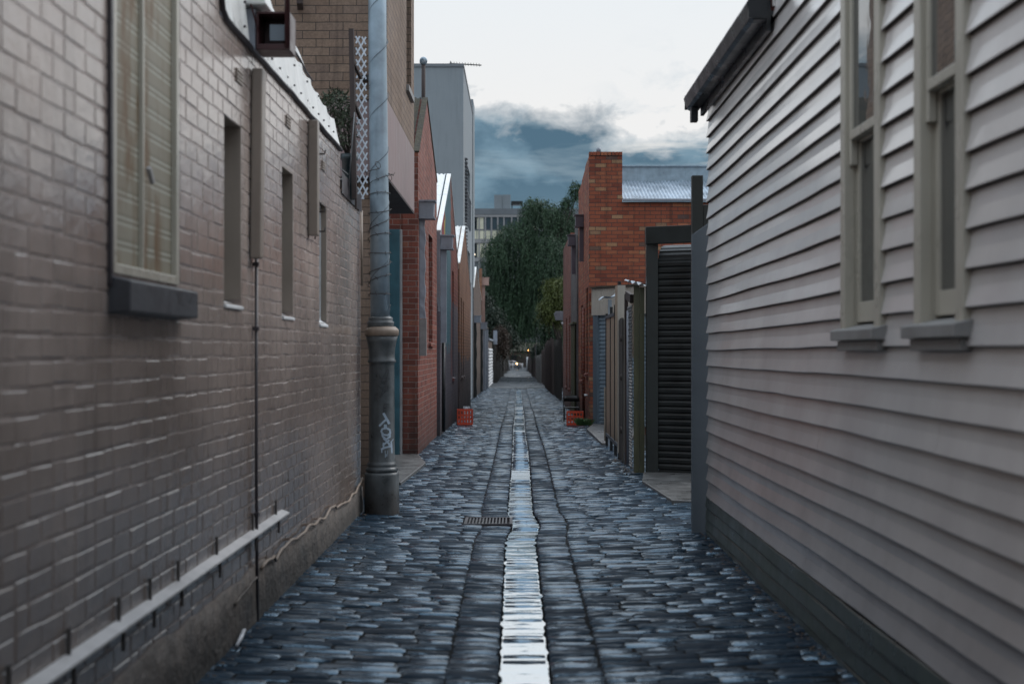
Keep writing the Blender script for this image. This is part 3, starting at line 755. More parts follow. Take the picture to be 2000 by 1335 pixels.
for pts in ([(262,370),(300,270),(345,185),(362,195),(345,260),(320,340)],[(265,300),(330,285),(370,300)],[(300,330),(345,320),(330,345)],[(275,420),(300,465),(320,440)],[(300,400),(345,380),(350,440),(310,430)],[(258,520),(290,480),(330,440)],[(300,690),(300,620),(315,590),(365,600)],[(262,170),(280,195)],[(250,250),(262,275)]):
    stroke(m, pts, 5)
obj('marker_scribble', m, M['ink'], shaft)
# barbed wire wound round the pipe
m = MB(); pts = []; zz = 2.05; a = 0
random.seed(21)
while zz < 3.42:
    r = .103 + .012*random.random() + (.03 if zz > 3.3 else 0); pts.append((QX+.012+r*math.cos(a), PY+r*math.sin(a), zz + .035*math.sin(a*.5+zz*9)))
    a += .45; zz += .0085 + .003*random.random()
m.tube(pts, .0035, 5)
for i in range(0, len(pts), 2):
    p = Vector(pts[i]); d = Vector((random.uniform(-1,1),random.uniform(-1,.2),random.uniform(-1,1))).normalized()*.022; m.tube([p-d,p+d], .0026, 4)
for k in range(4):
    p = [Vector(pts[-1-k*3])]; 
    for j in range(8): p.append(p[-1]+Vector((.022*math.cos(j*.9+k), -.01, .028*math.sin(j*.8+k))))
    m.tube(p, .003, 4)
single('barbed_wire', m, M['barb'], 'rusty barbed wire wound in loops around the blue-grey vent pipe', 'barbed wire')

# ------------------------------------------------------------------ roof garden bits behind the vent column
def foliage(name, mat, parent, blobs, count, size, seed=1, droop=0):
    rnd = random.Random(seed); m = MB()
    for (c, rx, ry, rz, wgt) in blobs:
        for _ in range(int(count*wgt)):
            while True:
                u = Vector((rnd.uniform(-1,1),rnd.uniform(-1,1),rnd.uniform(-1,1)))
                if u.length <= 1: break
            if rnd.random() < .6: u = u.normalized()*rnd.uniform(.75,1.05)
            p = Vector(c) + Vector((u.x*rx, u.y*ry, u.z*rz))
            s = size*rnd.uniform(.6,1.5)
            d = Vector((rnd.gauss(0,1),rnd.gauss(0,1),rnd.gauss(0,1)-droop)).normalized(); e = d.cross(Vector((rnd.gauss(0,1),rnd.gauss(0,1),rnd.gauss(0,1)))).normalized()
            m.add([p-e*s*.3, p+d*s*.6-e*s*.05, p+d*s*1.3, p+d*s*.6+e*s*.35], [(0,1,2,3)])
    return obj(name, m, mat, parent)
GT = 3.0
def pot(x, y, z, r, h, label, plant=None):
    m = MB(); m.lathe([(r*.7,z),(r*.72,z+.01),(r*.93,z+h*.86),(r*1.06,z+h*.87),(r*1.08,z+h),(r*.95,z+h),(r*.9,z+h*.93)], x, y, 24)
    return single('plant_pot', m, M['pot'], label, 'plant pot')
px_, pz_ = at(682,0,13.2)[0], 3.0
pot(px_, 13.2, 3.0, .075, .42, 'dark green tall pot holding the shrub on the lower wall top')
pot(px_-.10, 12.95, 3.0, .07, .16, 'low dark pot with pale wire beside the tall pot on the wall top')
t = thing('shrub', 'grey-green leafy shrub growing above the wall top against tan bricks', 'shrub', (px_, 13.2, 3.38))
m = MB()
for k in range(9):
    a = k*.7; m.tube([(px_,13.2,3.36),(px_-.05+.06*math.cos(a),13.2+.06*math.sin(a),3.6),(px_-.10+.14*math.cos(a),13.2+.14*math.sin(a),3.85)], [.008,.006,.003], 5)
obj('stems', m, M['bark'], t)
foliage('foliage', M['leaf_shrub'], t, [((px_-.13,13.25,3.86),.16,.22,.17,1),((px_-.05,13.2,3.64),.12,.18,.18,.6)], 900, .035, 3)
m = MB(); m.tube([(px_+.02,13.0,3.1),(px_+.055,13.0,3.55),(px_+.07,13.02,3.78)], .006, 6)
m.tube([(px_-.12,12.9,3.16),(px_-.05,12.9,3.26),(px_+.02,12.95,3.20)], .006, 5)
single('garden_stake', m, M['wire'], 'thin pale stake leaning beside the shrub on the wall top', 'stake')
tx = at(706,0,13.4)[0]
t = thing('trellis', 'white diamond lattice trellis standing on the wall beside the vent pipe', 'trellis', (tx, 13.4, 3.0))
m = MB(); W, H = .10, 1.52; z0 = 3.02; X0_, Y0_ = at(695,0,13.3)[0], 13.3
def tp(u, z, o): return (X0_+.018*(1-z/H)*1.0 + u*.88 - o*.45, Y0_ + u*.47 + o*.88, z0 + z)
gap = .062; sl = 1.75
for sgn, off in ((1, 0), (-1, .006)):
    c = -W*sl
    while c < H + W*sl:
        # u runs 0..W while z = c + sgn*sl*u
        u0, u1 = 0.0, W
        za = c if sgn > 0 else c + W*sl
        def zz(u): return za + sgn*sl*u
        us = [u0, u1]
        if sgn > 0:
            us[0] = max(0, -za/sl); us[1] = min(W, (H-za)/sl)
        else:
            us[0] = max(0, (za-H)/sl); us[1] = min(W, za/sl)
        if us[1]-us[0] > .02: m.bar(tp(us[0], zz(us[0]), off), tp(us[1], zz(us[1]), off), .013, .013)
        c += gap*sl
obj('lattice', m, M['lattice'], t)
m = MB(); m.bar(tp(-.012,-.1,.02),tp(-.012,H-.1,.02),.018,.018); obj('frame', m, M['brown_timber'], t)
wx = at(686,0,13.1)[0]
m = MB(); m.bar((wx+.03,13.1,3.0),(wx,13.1,4.56),.045,.045); m.bar((wx+.02,13.1,3.9),(wx+.075,13.2,3.75),.03,.02); m.bar((wx+.02,13.1,4.25),(wx+.08,13.2,4.12),.03,.02)
single('timber_post', m, M['brown_timber'], 'dark weathered timber post leaning beside the white lattice on the wall', 'post')

# ------------------------------------------------------------------ tan brick building
b = thing('brick_building', 'tan brick building with overhanging upper storey, mauve render band and teal door frame', 'building', (-3, 18, 0))
m = MB(); m.box(-7.5,-1.41,15.3,19.25,4.30,10.5); w = obj('upper_wall', m, M['tan_brick'], b)
cut(w, [(-1.58,-1.30,17.95,18.75,4.95,6.6)])
m = MB(); m.box(-1.575,-1.565,17.95,18.75,4.95,6.6); wo = obj('window', m, M['dark_glass'], b)
m = MB(); m.box(-1.57,-1.37,17.90,18.80,4.87,4.948); obj('sill', m, M['sill'], wo, .004)
m = MB(); m.box(-1.57,-1.52,17.951,18.01,4.951,6.6); m.box(-1.57,-1.52,18.69,18.749,4.951,6.6); obj('frame', m, M['brown_timber'], wo)
m = MB(); m.box(-7.5,-1.406,15.296,19.254,3.47,4.298); obj('render_band', m, M['mauve'], b, .004)
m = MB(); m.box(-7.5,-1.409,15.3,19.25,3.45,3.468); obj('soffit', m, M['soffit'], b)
m = MB(); m.box(-7.5,-1.60,15.27,15.294,4.30,4.40); obj('sill_course', m, M['tan_brick'], b)
m = MB(); m.box(-7.5,-1.99,15.4,21.55,-.2,3.448); obj('lower_wall', m, M['mauve'], b)
m = MB(); m.box(-1.985,-1.52,15.4,16.3,-.2,3.446); obj('pier', m, M['tan_brick'], b)
m = MB()
zz = .03
while zz < 3.3: m.prism_y([(-1.985,zz),(-1.955,zz+.012),(-1.955,zz+.075),(-1.985,zz+.095)], 16.5, 21.45); zz += .10
obj('roller_shutter', m, M['shutter_grey'], b)
m = MB(); m.box(-1.985,-1.80,21.56,21.70,0,3.44); fr = obj('door_frame', m, M['teal'], b, .006)
m = MB(); m.box(-1.798,-1.765,21.60,21.69,0,3.44); obj('edge_trim', m, M['pale_trim'], fr, .003)
m = MB(); m.box(-1.50,-1.415,15.18,15.29,3.3,10.5)
for z in (3.9,4.9): m.box(-1.505,-1.405,15.17,15.294,z,z+.04)
obj('corner_post', m, M['peel'], b, .004)
m = MB(); bx_, bz_ = at(588,0,15.2); m.bar((bx_-.02,15.28,5.3),(bx_+.03,14.9,5.28),.06,.09); obj('eave_bracket', m, M['brown_timber'], b)
m = MB(); m.bar((-1.68,15.28,4.52),(-1.52,15.2,4.52),.05,.06); m.bar((-1.56,15.22,3.3),(-1.56,15.22,4.5),.04,.04); obj('pipe_bracket', m, M['black'], b)

# ------------------------------------------------------------------ gabled brick outbuildings on the left
def gable(label, X, y0, y1, ya, z0, za, z1, wall, roof, windows=(), near_face=None, depth=6, base=-.6, roof_th=.05):
    b = thing('brick_outbuilding', label, 'outbuilding', (X-2, (y0+y1)/2, 0))
    m = MB(); m.prism_x([(y0,base),(y1,base),(y1,z1),(ya,za),(y0,z0)], X, X-depth)
    w = obj('wall', m, wall, b)
    if windows: cut(w, [(X-.16, X+.1, a, c, zb, zt) for a,c,zb,zt in windows])
    for a,c,zb,zt in windows:
        m = MB(); m.box(X-.155,X-.14,a,c,zb,zt); m.box(X-.14,X-.12,a,a+.05,zb,zt); m.box(X-.14,X-.12,c-.05,c,zb,zt); wo = obj('window', m, M['dark_glass'], b)
        m = MB(); m.prism_y([(X-.13,zb+.03),(X+.05,zb-.02),(X+.05,zb-.08),(X-.13,zb-.08)], a-.04, c+.04); obj('sill', m, wall, wo, .004)
    # roof slopes, butted on the gable and standing a little proud behind the verge
    m = MB()
    for (ya_, za_, yb_, zb_) in ((y0,z0,ya,za),(ya,za,y1,z1)):
        d = Vector((0,yb_-ya_,zb_-za_)); n = Vector((0,-d.z,d.y)).normalized()
        o1 = Vector((X-.10,ya_,za_))+n*.045; L = d.length; cnt = max(4,int((depth-.2)/.09))
        m.sheet(o1, d, (-(depth-.15),0,0), 6, cnt*2, lambda a,b_: .016*math.cos(b_*cnt*2*math.pi)-.016)
    obj('roof', m, roof, b)
    m = MB()
    for (ya_, za_, yb_, zb_) in ((y0,z0,ya,za),(ya,za,y1,z1)):
        m.bar((X-.03,ya_,za_+.02),(X-.03,yb_,zb_+.02),.09,.03)
    obj('verge', m, roof, b)
    return b
def rainhead(b, X, s, y, zt, w, h, mat, zb, dpw=.09, dl=None):
    """box gutter outlet on the wall face X, projecting along s into the alley"""
    m = MB(); m.prism_y([(X+s*.003,zt-h),(X+s*w*.96,zt-h),(X+s*w,zt-.03),(X+s*.003,zt-.03)], y, y+.28)
    rh = obj('rainwater_head', m, mat, b, .004)
    m = MB(); m.box(min(X+s*.003,X+s*(w+.025)),max(X+s*.003,X+s*(w+.025)),y-.02,y+.30,zt-.03,zt); m.box(min(X+s*.003,X+s*(w+.01)),max(X+s*.003,X+s*(w+.01)),y-.01,y+.29,zt-h-.03,zt-h-.001); objs('rim', m, mat, rh, .003)
    m = MB(); pts = []; n = 14
    vs = []; fs = []
    for i in range(n+1):
        z = zt-h-.03 + (zb-(zt-h-.03))*i/n; q = .012*math.sin(i*1.7+y) if dl else 0
        a, c = X+s*.004, X+s*(dpw+.004)
        vs += [(a,y+.08,z),(c+s*q,y+.08+abs(q),z),(c+s*q,y+.18,z),(a,y+.18,z)]
    for i in range(n):
        for k in range(4): fs.append((i*4+k, i*4+(k+1)%4, i*4+4+(k+1)%4, i*4+4+k))
    fs += [(0,1,2,3), (n*4+3,n*4+2,n*4+1,n*4)]
    m.add(vs, fs); obj('downpipe', m, dl or mat, b)
b3 = gable('red brick outbuilding with mossy gable roof and tall flue beside the teal door frame', -1.53, 21.75, 26.75, 23.8, 4.62, 5.80, 4.75, M['dark_red_brick'], M['moss_roof'], [(22.75,23.45,1.75,3.55),(24.3,25.4,1.75,3.6)])
m = MB(); m.box(-1.765,-1.532,21.735,21.749,-.2,4.6); obj('pier_face', m, M['dark_red_brick'], b3)
rainhead(b3, -1.53, 1, 21.9, 3.92, .235, .26, M['grey_metal'], 2.1, .085, M['grey_metal'])
m = MB(); m.box(-1.528,-1.42,21.98,22.08,1.52,2.09); obj('downpipe', m, M['sill'], b3)
fx = at(827,0,24)[0]
m = MB(); m.tube([(fx,24,5.2),(fx,24,6.42)], .035, 10); fl = obj('flue', m, M['brown_timber'], b3)
m = MB()
for k in range(8):
    a = k*math.pi/8; m.tube([(fx+.06*math.cos(a)*math.sin(q*math.pi/10), 24+.06*math.sin(a)*math.sin(q*math.pi/10), 6.48-.065*math.cos(q*math.pi/10)) for q in range(11)], .008, 5)
    a += math.pi; m.tube([(fx+.06*math.cos(a)*math.sin(q*math.pi/10), 24+.06*math.sin(a)*math.sin(q*math.pi/10), 6.48-.065*math.cos(q*math.pi/10)) for q in range(11)], .008, 5)
obj('cap', m, M['galv'], fl)
b4 = gable('sprayed brick outbuilding with faded mural colours and white metal gable roof', -1.48, 26.95, 35.0, 31.0, 3.85, 5.42, 3.6, M['mural_brick'], M['white_metal'], [(31.9,32.7,1.0,3.4)])
rainhead(b4, -1.48, 1, 27.0, 3.80, .24, .25, M['grey_metal'], 1.75, .11)
m = MB(); m.tube([(-1.43,27.3,1.75),(-1.43,27.3,.05)], .035, 8); obj('waste_pipe', m, M['black'], b4)
b5 = gable('orange brick outbuilding with two slot windows and narrow white gable roof', -1.45, 35.15, 43.5, 38.6, 3.75, 4.95, 3.3, M['orange_brick'], M['white_metal'], [(36.0,36.6,.95,2.95),(37.3,37.9,.95,2.9)])
b6 = gable('brown brick outbuilding with pink rainwater head beyond the grey tower', -1.70, 54.5, 66.0, 57.5, 4.0, 4.95, 3.9, M['brown_brick'], M['white_metal'], (), base=-1)
rainhead(b6, -1.70, 1, 54.6, 2.95, .27, .25, M['grey_metal'], -.2, .1, M['green_black'])
rainhead(b6, -1.70, 1, 64.0, 2.88, .30, .28, M['grey_metal'], -.25, .1, M['green_black'])
m = MB(); m.box(-1.82,-1.68,65.9,66.3,-1,5.4); obj('chimney', m, M['orange_brick'], b6)
rainhead(b6, -1.69, 1, 66.05, 5.0, .33, .34, M['pink_metal'], 2.9, .14)

# low link wall below the tower
t = thing('apartment_tower', 'tall plain grey concrete apartment block rising behind the left brick gables', 'building', (-4, 50, -.3))
m = MB(); m.box(-14,-1.75,45.4,54.3,-1,10.65); tw = obj('wall', m, M['tower'], t)
cut(tw, [(-2.2,-1.6,47.0,51.6,z0,z0+2.1) for z0 in (3.0,5.9)])
m = MB(); m.box(-14.02,-1.73,45.36,54.32,10.652,10.75); obj('parapet_cap', m, M['tower_dark'], t)
m = MB(); m.box(-3.0,-1.72,54.34,56.2,-1,11.2); obj('fin_wall', m, M['tower'], t)
for z0 in (3.0,5.9):
    for k in range(11):
        m = MB(); m.box(-1.80,-1.70,47.02+.42*k,47.06+.42*k,z0,z0+1.0); obj('baluster', m, M['tower_dark'], t)
    m = MB(); m.box(-1.80,-1.69,47.0,51.6,z0+1.002,z0+1.05); obj('handrail', m, M['tower_dark'], t)
m = MB()
zz = 3.2
while zz < 8: m.box(-1.745,-1.66,46.6,47.0,zz,zz+.03); zz += .12
obj('louvres', m, M['tower_dark'], t)
m = MB(); m.box(-1.748,-1.70,45.5,46.3,.2,2.4); m.box(-1.748,-1.69,46.35,46.4,-.4,2.4); obj('meter_panel', m, M['tower_dark'], t)
# antenna
ax, az_ = at(880,0,46)[0], 10.75
t = thing('tv_antenna', 'thin yagi television antenna on the roof of the grey tower', 'antenna', (ax, 46, az_))
m = MB(); m.tube([(ax,46,10.7),(ax,46,10.95)], .02, 6); obj('mast', m, M['black'], t)
m = MB(); m.bar((ax-.03,46,10.88),(ax+1.0,46,10.82),.03,.03); bo = obj('boom', m, M['black'], t)
for k in range(11):
    m = MB(); x = ax+.03+.09*k; m.tube([(x,45.75,10.88-.005*k),(x,46.25,10.88-.005*k)], .008, 4); obj('element', m, M['black'], bo)

# ------------------------------------------------------------------ weatherboard house on the right
XR = 1.66
h = thing('weatherboard_house', 'pale lilac-white weatherboard house with dark green plinth boards and narrow sash windows', 'house', (XR+2, 7, 0))
rw = [(6.43,7.18,1.70,3.75),(5.22,5.85,1.70,3.75)]
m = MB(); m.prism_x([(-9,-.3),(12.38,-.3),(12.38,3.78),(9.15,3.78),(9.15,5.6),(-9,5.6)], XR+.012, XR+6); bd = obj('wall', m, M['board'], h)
cut(bd, [(XR-.05, XR+.20, a, c, zb, zt) for a,c,zb,zt in rw])
m = MB(); rnd = random.Random(5); lap_shade = []
nb = int((5.55-.34)/.142)
def wave(y, i): return .007*mnoise.noise(Vector((y*.55,i*.9,2))) + .003*mnoise.noise(Vector((y*1.6,i*1.7,5))) + .012*mnoise.noise(Vector((y*.22,.3,9)))
for i in range(nb):
    z0 = .335 + .142*i; z1 = z0 + .165
    yend = 12.40 if z1 < 3.80 else 9.16
    ivs = [(2.5, yend)]
    for a,c,zb,zt in rw:
        if zb-.02 < z0+.08 < zt:
            nv = []
            for p0,p1 in ivs:
                if p1 <= a or p0 >= c: nv.append((p0,p1)); continue
                if p0 < a: nv.append((p0,a))
                if p1 > c: nv.append((c,p1))
            ivs = nv
    jn = rnd.uniform(3.5, 11)              # one butt joint per board
    nv = []
    for p0,p1 in ivs:
        if p0+.3 < jn < p1-.3: nv += [(p0,jn-.002),(jn+.002,p1)]
        else: nv.append((p0,p1))
    for p0,p1 in nv:
        n = max(1,int((p1-p0)/.18)); vs = []; fs = []; lift = rnd.uniform(0,.003)
        for k in range(n+1):
            y = p0+(p1-p0)*k/n; wv = wave(y,i); cup = .0025*mnoise.noise(Vector((y*2.5,i*3.1,0)))
            zb_ = z0+wv; zt_ = z1+wave(y,i+1)
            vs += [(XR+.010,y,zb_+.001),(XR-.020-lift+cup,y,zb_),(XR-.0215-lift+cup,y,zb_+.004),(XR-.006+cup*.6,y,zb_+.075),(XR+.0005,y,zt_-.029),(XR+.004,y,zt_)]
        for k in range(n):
            for j in range(5): fs.append((k*6+j, (k+1)*6+j, (k+1)*6+j+1, k*6+j+1)); lap_shade.append(1 if j in (0,4) else 0)  # underside and strip below the lap carry the painted shade
        fs += [(0,1,2,3,4,5),tuple(n*6+q for q in (5,4,3,2,1,0))]; lap_shade += [0,0]
        m.add(vs, fs, False)
wb = obj('weatherboards', m, M['board'], h); wb.data.materials.append(M['board_lap_shade']); wb.data.polygons.foreach_set('material_index', lap_shade)
# plinth boards, warped
m = MB()
for i in range(4):
    z0 = -.06 + .098*i
    js = [2.5]+sorted(rnd.uniform(3.5,12) for _ in range(2))+[12.42]
    for p0,p1 in zip(js[:-1],js[1:]):
        n = max(1,int((p1-p0)/.14)); vs = []; fs = []
        for k in range(n+1):
            y = p0+.002+(p1-p0-.004)*k/n; wv = .012*mnoise.noise(Vector((y*.8,i*2.2,4))) + .004*mnoise.noise(Vector((y*2.5,i,1)))
            bx = .006*mnoise.noise(Vector((y*1.1,i*5.1,8)))
            vs += [(XR+.008,y,z0+wv),(XR-.024+bx,y,z0+wv),(XR-.027+bx,y,z0+.01+wv),(XR-.018+bx,y,z0+.085+wv),(XR-.010+bx,y,z0+.094+wv),(XR+.008,y,z0+.096+wv)]
        for k in range(n):
            for j in range(5): fs.append((k*6+j, (k+1)*6+j, (k+1)*6+j+1, k*6+j+1))
        fs += [(0,1,2,3,4,5),tuple(n*6+q for q in (5,4,3,2,1,0))]
        m.add(vs, fs, False)
obj('plinth', m, M['plinth'], h)
# sash windows
for a,c,zb,zt in rw:
    m = MB(); AW = .085
    m.box(XR-.032,XR+.02,a-.01,a+AW,zb,zt+.1); m.box(XR-.032,XR+.02,c-AW,c+.01,zb,zt+.1); m.box(XR-.031,XR+.02,a+AW,c-AW,zt-.03,zt+.1)
    wo = obj('window', m, M['trim'], h, .005)
    m = MB(); m.box(XR+.02,XR+.10,a+AW-.03,a+AW,zb,zt); m.box(XR+.02,XR+.10,c-AW,c-AW+.03,zb,zt); m.box(XR+.02,XR+.0349,a+AW+.0,a+AW+.001,zb+.04,zt-.03)
    objs('jamb', m, M['trim'], wo, .003)
    zm = 2.64
    # upper sash sits forward, lower sash behind it
    m = MB(); A, C = a+AW+.002, c-AW-.002
    m.box(XR+-0.010,XR+0.024,A,A+.045,zm-.12,zt-.03); m.box(XR+-0.010,XR+0.024,C-.045,C,zm-.12,zt-.03); m.box(XR+-0.018,XR+0.026,A+.045,C-.045,zm,zm+.045); m.box(XR+-0.009,XR+0.023,A+.045,C-.045,zt-.09,zt-.03)
    us = obj('upper_sash', m, M['trim'], wo, .004)
    m = MB(); m.box(XR+0.004,XR+0.010,A+.045,C-.045,zm+.045,zt-.09); obj('pane', m, M['glass'], us)
    m = MB(); m.box(XR+0.028,XR+0.062,A,A+.05,zb+.04,zm+.03); m.box(XR+0.028,XR+0.062,C-.05,C,zb+.04,zm+.03); m.box(XR+0.029,XR+0.061,A+.05,C-.05,zb+.04,zb+.14); m.box(XR+0.029,XR+0.061,A+.05,C-.05,zm-.012,zm+.03)
    ls = obj('lower_sash', m, M['trim'], wo, .004)
    m = MB(); m.box(XR+0.042,XR+0.048,A+.05,C-.05,zb+.14,zm-.012); obj('pane', m, M['glass'], ls)
    m = MB(); m.prism_y([(XR+.11,zb+.045),(XR-.075,zb+.0),(XR-.075,zb-.05),(XR+.11,zb-.05)], a-.05, c+.05); m.box(XR-.045,XR+.0,a-.02,c+.02,zb-.10,zb-.052); obj('sill', m, M['sill'], wo, .004)
# gutter, fascia, roof of the lower rear part
m = MB(); m.prism_y([(1.475,3.85),(1.468,3.83),(1.49,3.74),(1.52,3.725),(1.60,3.725),(1.60,3.84),(1.585,3.84),(1.585,3.745),(1.52,3.745),(1.50,3.76),(1.485,3.85)], 9.14, 12.62); gt = obj('gutter', m, M['black_gutter'], h, .003)
m = MB(); m.box(1.478,1.60,9.13,9.139,3.735,3.86); m.box(1.478,1.60,12.621,12.63,3.735,3.86); objs('end_cap', m, M['black_gutter'], gt)
m = MB(); m.box(1.51,1.57,12.40,12.5,3.60,3.724); obj('outlet', m, M['black_gutter'], gt, .003)
m = MB(); m.box(1.602,1.63,9.17,12.5,3.66,3.86); m.box(1.63,1.66,9.17,12.5,3.76,3.79); obj('fascia', m, M['black_gutter'], h)
m = MB(); m.sheet((1.55,9.17,3.86),(0,3.45,0),(4,0,1.9),70,10,lambda a,b_: .028*math.sin(a*2*math.pi*14)+.012*((b_*10)%1)); obj('roof', m, M['terracotta'], h)
m = MB(); m.box(XR-.02,XR+.03,9.162,9.19,3.82,5.6); obj('corner_stop', m, M['board'], h)

# ------------------------------------------------------------------ side yard: steel post, roller gate, olive boards
m = MB(); x0, x1 = at(1351,0,12.55)[0], at(1381,0,12.55)[0]
m.prism_y([(x0,-.03),(x1+.02,-.03),(x1+.02,2.73),(x0,2.62)], 12.52, 12.58)
single('steel_fence_post', m, M['slate_steel'], 'wide slate-blue steel end post against the weatherboard corner', 'post', bevel=.004)
m = MB(); x0, x1 = at(1351,0,13.2)[0], at(1372,0,13.2)[0]; m.box(x0,x1,13.15,13.25,-.1,3.22)
m.box(x1+.002,x1+.08,13.16,13.24,-.1,2.95)
single('timber_post', m, M['green_black'], 'black-green square timber post rising behind the slate-blue steel post', 'post', bevel=.004)
g = thing('roller_gate', 'dark slatted roller gate in a black-green timber frame beside the weatherboard house', 'gate', (2.1, 18.3, 0))
def gp(u): return (1.665 + u*1.4, 18.5 - u*.75)
m = MB(); m.box(1.665,1.815,18.43,18.58,-.05,3.05); obj('post', m, M['green_black'], g, .006)
m = MB(); x,y = gp(1); m.box(x,x+.15,y-.02,y+.13,-.05,3.2); obj('post', m, M['green_black'], g, .006)
m = MB(); m.add([(1.655,18.40,2.98),(3.2,17.57,2.98),(3.2,17.70,2.98),(1.655,18.55,2.98),(1.655,18.40,3.20),(3.2,17.57,3.20),(3.2,17.70,3.20),(1.655,18.55,3.20)], [(0,3,2,1),(4,5,6,7),(0,1,5,4),(1,2,6,5),(2,3,7,6),(3,0,4,7)]); obj('lintel', m, M['green_black'], g, .006)
m = MB(); zz = .06; ns = 0
prof_ = []
while zz < 2.72:
    prof_ += [(0,zz),(-.022,zz+.012),(-.026,zz+.05),(-.006,zz+.078)]; zz += .082
# curtain curls back onto its drum at the top
for k in range(14):
    a = k*.14; rr = .24; prof_.append((rr-rr*math.cos(a) - (.012 if k % 2 else 0), 2.74+rr*math.sin(a)))
vs = []; fs = []
for u in (.11,.97):
    for (o,z) in prof_: vs.append((1.665+u*1.4+o*.47, 18.56-u*.75+o*.88, z))
L = len(prof_)
for i in range(L-1): fs.append((i, L+i, L+i+1, i+1))
m.add(vs, fs); obj('roller_curtain', m, M['roller'], g)
m = MB(); m.bar((1.83,18.46,.03),(3.0,17.83,.03),.06,.06); obj('bottom_rail', m, M['roller'], g)
# olive boards
t = thing('paling_fence', 'olive-green painted upright boards standing beside the roller gate post', 'fence', (1.6, 18.7, 0))
m = MB()
for k,(xa,xb) in enumerate(((1.515,1.585),(1.588,1.655))): m.box(xa,xb,18.62+.004*k,18.65+.004*k,-.06,2.45-.02*k)
for k in range(4): m.box(1.56+.002*(k%2),1.585+.002*(k%2),18.67+.14*k,18.805+.14*k,-.06,2.44-.02*k)
obj('palings', m, M['olive_timber'], t, .004)
m = MB(); m.sheet((1.43,18.5,2.50),(.24,0,-.05),(0,.7,.05),36,4,lambda a,b_: .018*math.sin(a*2*math.pi*3)); 
single('iron_offcut', m, M['roof_iron'], 'short piece of corrugated iron lying on top of the olive boards', 'roof sheet')

# mesh gate with pale pipe
t = thing('mesh_gate', 'chain-link gate with pale pipe and dark rusty frame beside the olive boards', 'gate', (1.60, 19.7, 0))
m = MB(); 
for k in range(26):
    z0 = .05+.085*k
    for s in (1,-1):
        pts = [(1.535+.006*s*(-1)**j, 19.15+.11*j, z0+ (.04 if (j%2==0) == (s>0) else -.04)) for j in range(9)]
        m.tube(pts, .004, 4)
obj('chain_link', m, M['wire'], t)
m = MB(); m.tube([(1.535,19.75,.02),(1.535,19.75,2.15)], .03, 10); obj('pipe', m, M['grey_metal'], t)
m = MB(); m.box(1.50,1.55,20.05,20.10,-.05,2.40); m.bar((1.535,19.2,2.30),(1.535,20.05,2.38),.05,.12); obj('frame', m, M['brown_timber'], t, .004)
m = MB(); m.box(1.60,1.63,19.2,20.1,1.5,2.30); obj('cream_panel', m, M['cream'], t)
t = thing('timber_gate', 'narrow weathered grey timber gate with hinges between mesh gate and cream fence', 'gate', (1.55, 20.5, 0))
m = MB()
for k in range(5): m.box(1.475+.003*(k%2),1.505+.003*(k%2),20.2+.13*k,20.325+.13*k,.02+.01*(k%3),2.05+.02*(k%2))
obj('palings', m, M['old_timber'], t, .003)
for z in (.45,1.2,1.75):
    m = MB(); m.box(1.462,1.474,20.2,20.5,z,z+.05); m.tube([(1.462,20.2,z-.02),(1.462,20.2,z+.07)], .012, 8); obj('hinge', m, M['barb'], t)
f = thing('sheet_fence', 'tall cream sheet fence with black steel posts and rails', 'fence', (1.53, 22.4, 0))
for k,(ya,yb,zt) in enumerate(((20.95,21.75,2.58),(21.80,22.75,2.16),(22.80,23.9,2.16))):
    m = MB(); n = 40; vs = []; fs = []
    for i in range(n+1):
        y = ya+(yb-ya)*i/n; x = 1.49 - .008*(1 if (i % 8) < 2 else 0)
        vs += [(x,y,.16),(x,y,zt)]
    for i in range(n): fs.append((2*i,2*i+2,2*i+3,2*i+1))
    m.add(vs, fs); obj('panel', m, M['cream'], f)
for k,(y,zt) in enumerate(((20.90,2.62),(21.765,2.3),(22.765,2.3),(23.92,2.22))):
    m = MB(); m.box(1.470,1.515,y,y+.05,.0,zt); obj('post', m, M['black'], f, .003)
m = MB(); m.bar((1.478,20.96,.20),(1.478,23.92,.20),.02,.05); m.bar((1.478,21.8,2.16),(1.478,23.92,2.16),.02,.05); objs('rail', m, M['slate_steel'], f)
m = MB(); m.box(1.46,1.575,20.87,20.895,.10,2.56); obj('panel', m, M['cream_rib'], f)
m = MB(); m.box(1.455,1.53,24.02,24.06,.08,.98); single('timber_stake', m, M['cream'], 'short cream-painted timber stake at the end of the cream fence', 'stake', bevel=.003)
m = MB(); m.sheet((1.36,23.6,2.44),(.3,.0,.10),(0,.6,.02),10,4,lambda a,b_: .02*math.sin(a*7)+.015*math.sin(b_*9+a*4)); m.box(1.50,1.56,23.7,23.76,-.05,2.45)
single('canopy_sheet', m, M['roof_iron'], 'small bent pale metal sheet on a post above the cream fence end', 'canopy')

# ------------------------------------------------------------------ garage in front of the red brick building
g = thing('garage', 'cream ribbed garage front with blue-grey roller door before the red brick building', 'garage', (2.3, 30, 0))
P0 = Vector((1.62,30.75,0)); P1 = Vector((2.95,28.6,0)); D = P1-P0; Lg = D.length; D.normalize(); Nn = Vector((D.y,-D.x,0))*1
if Nn.y > 0: Nn = -Nn
def gpt(u, o, z): q = P0 + D*u + Nn*o; return (q.x,q.y,z)
def gbox(m, u0,u1,o0,o1,z0,z1):
    return m.add([gpt(u0,o0,z0),gpt(u1,o0,z0),gpt(u1,o1,z0),gpt(u0,o1,z0),gpt(u0,o0,z1),gpt(u1,o0,z1),gpt(u1,o1,z1),gpt(u0,o1,z1)], [(0,3,2,1),(4,5,6,7),(0,1,5,4),(1,2,6,5),(2,3,7,6),(3,0,4,7)])
m = MB(); n = 240; vs = []; fs = []
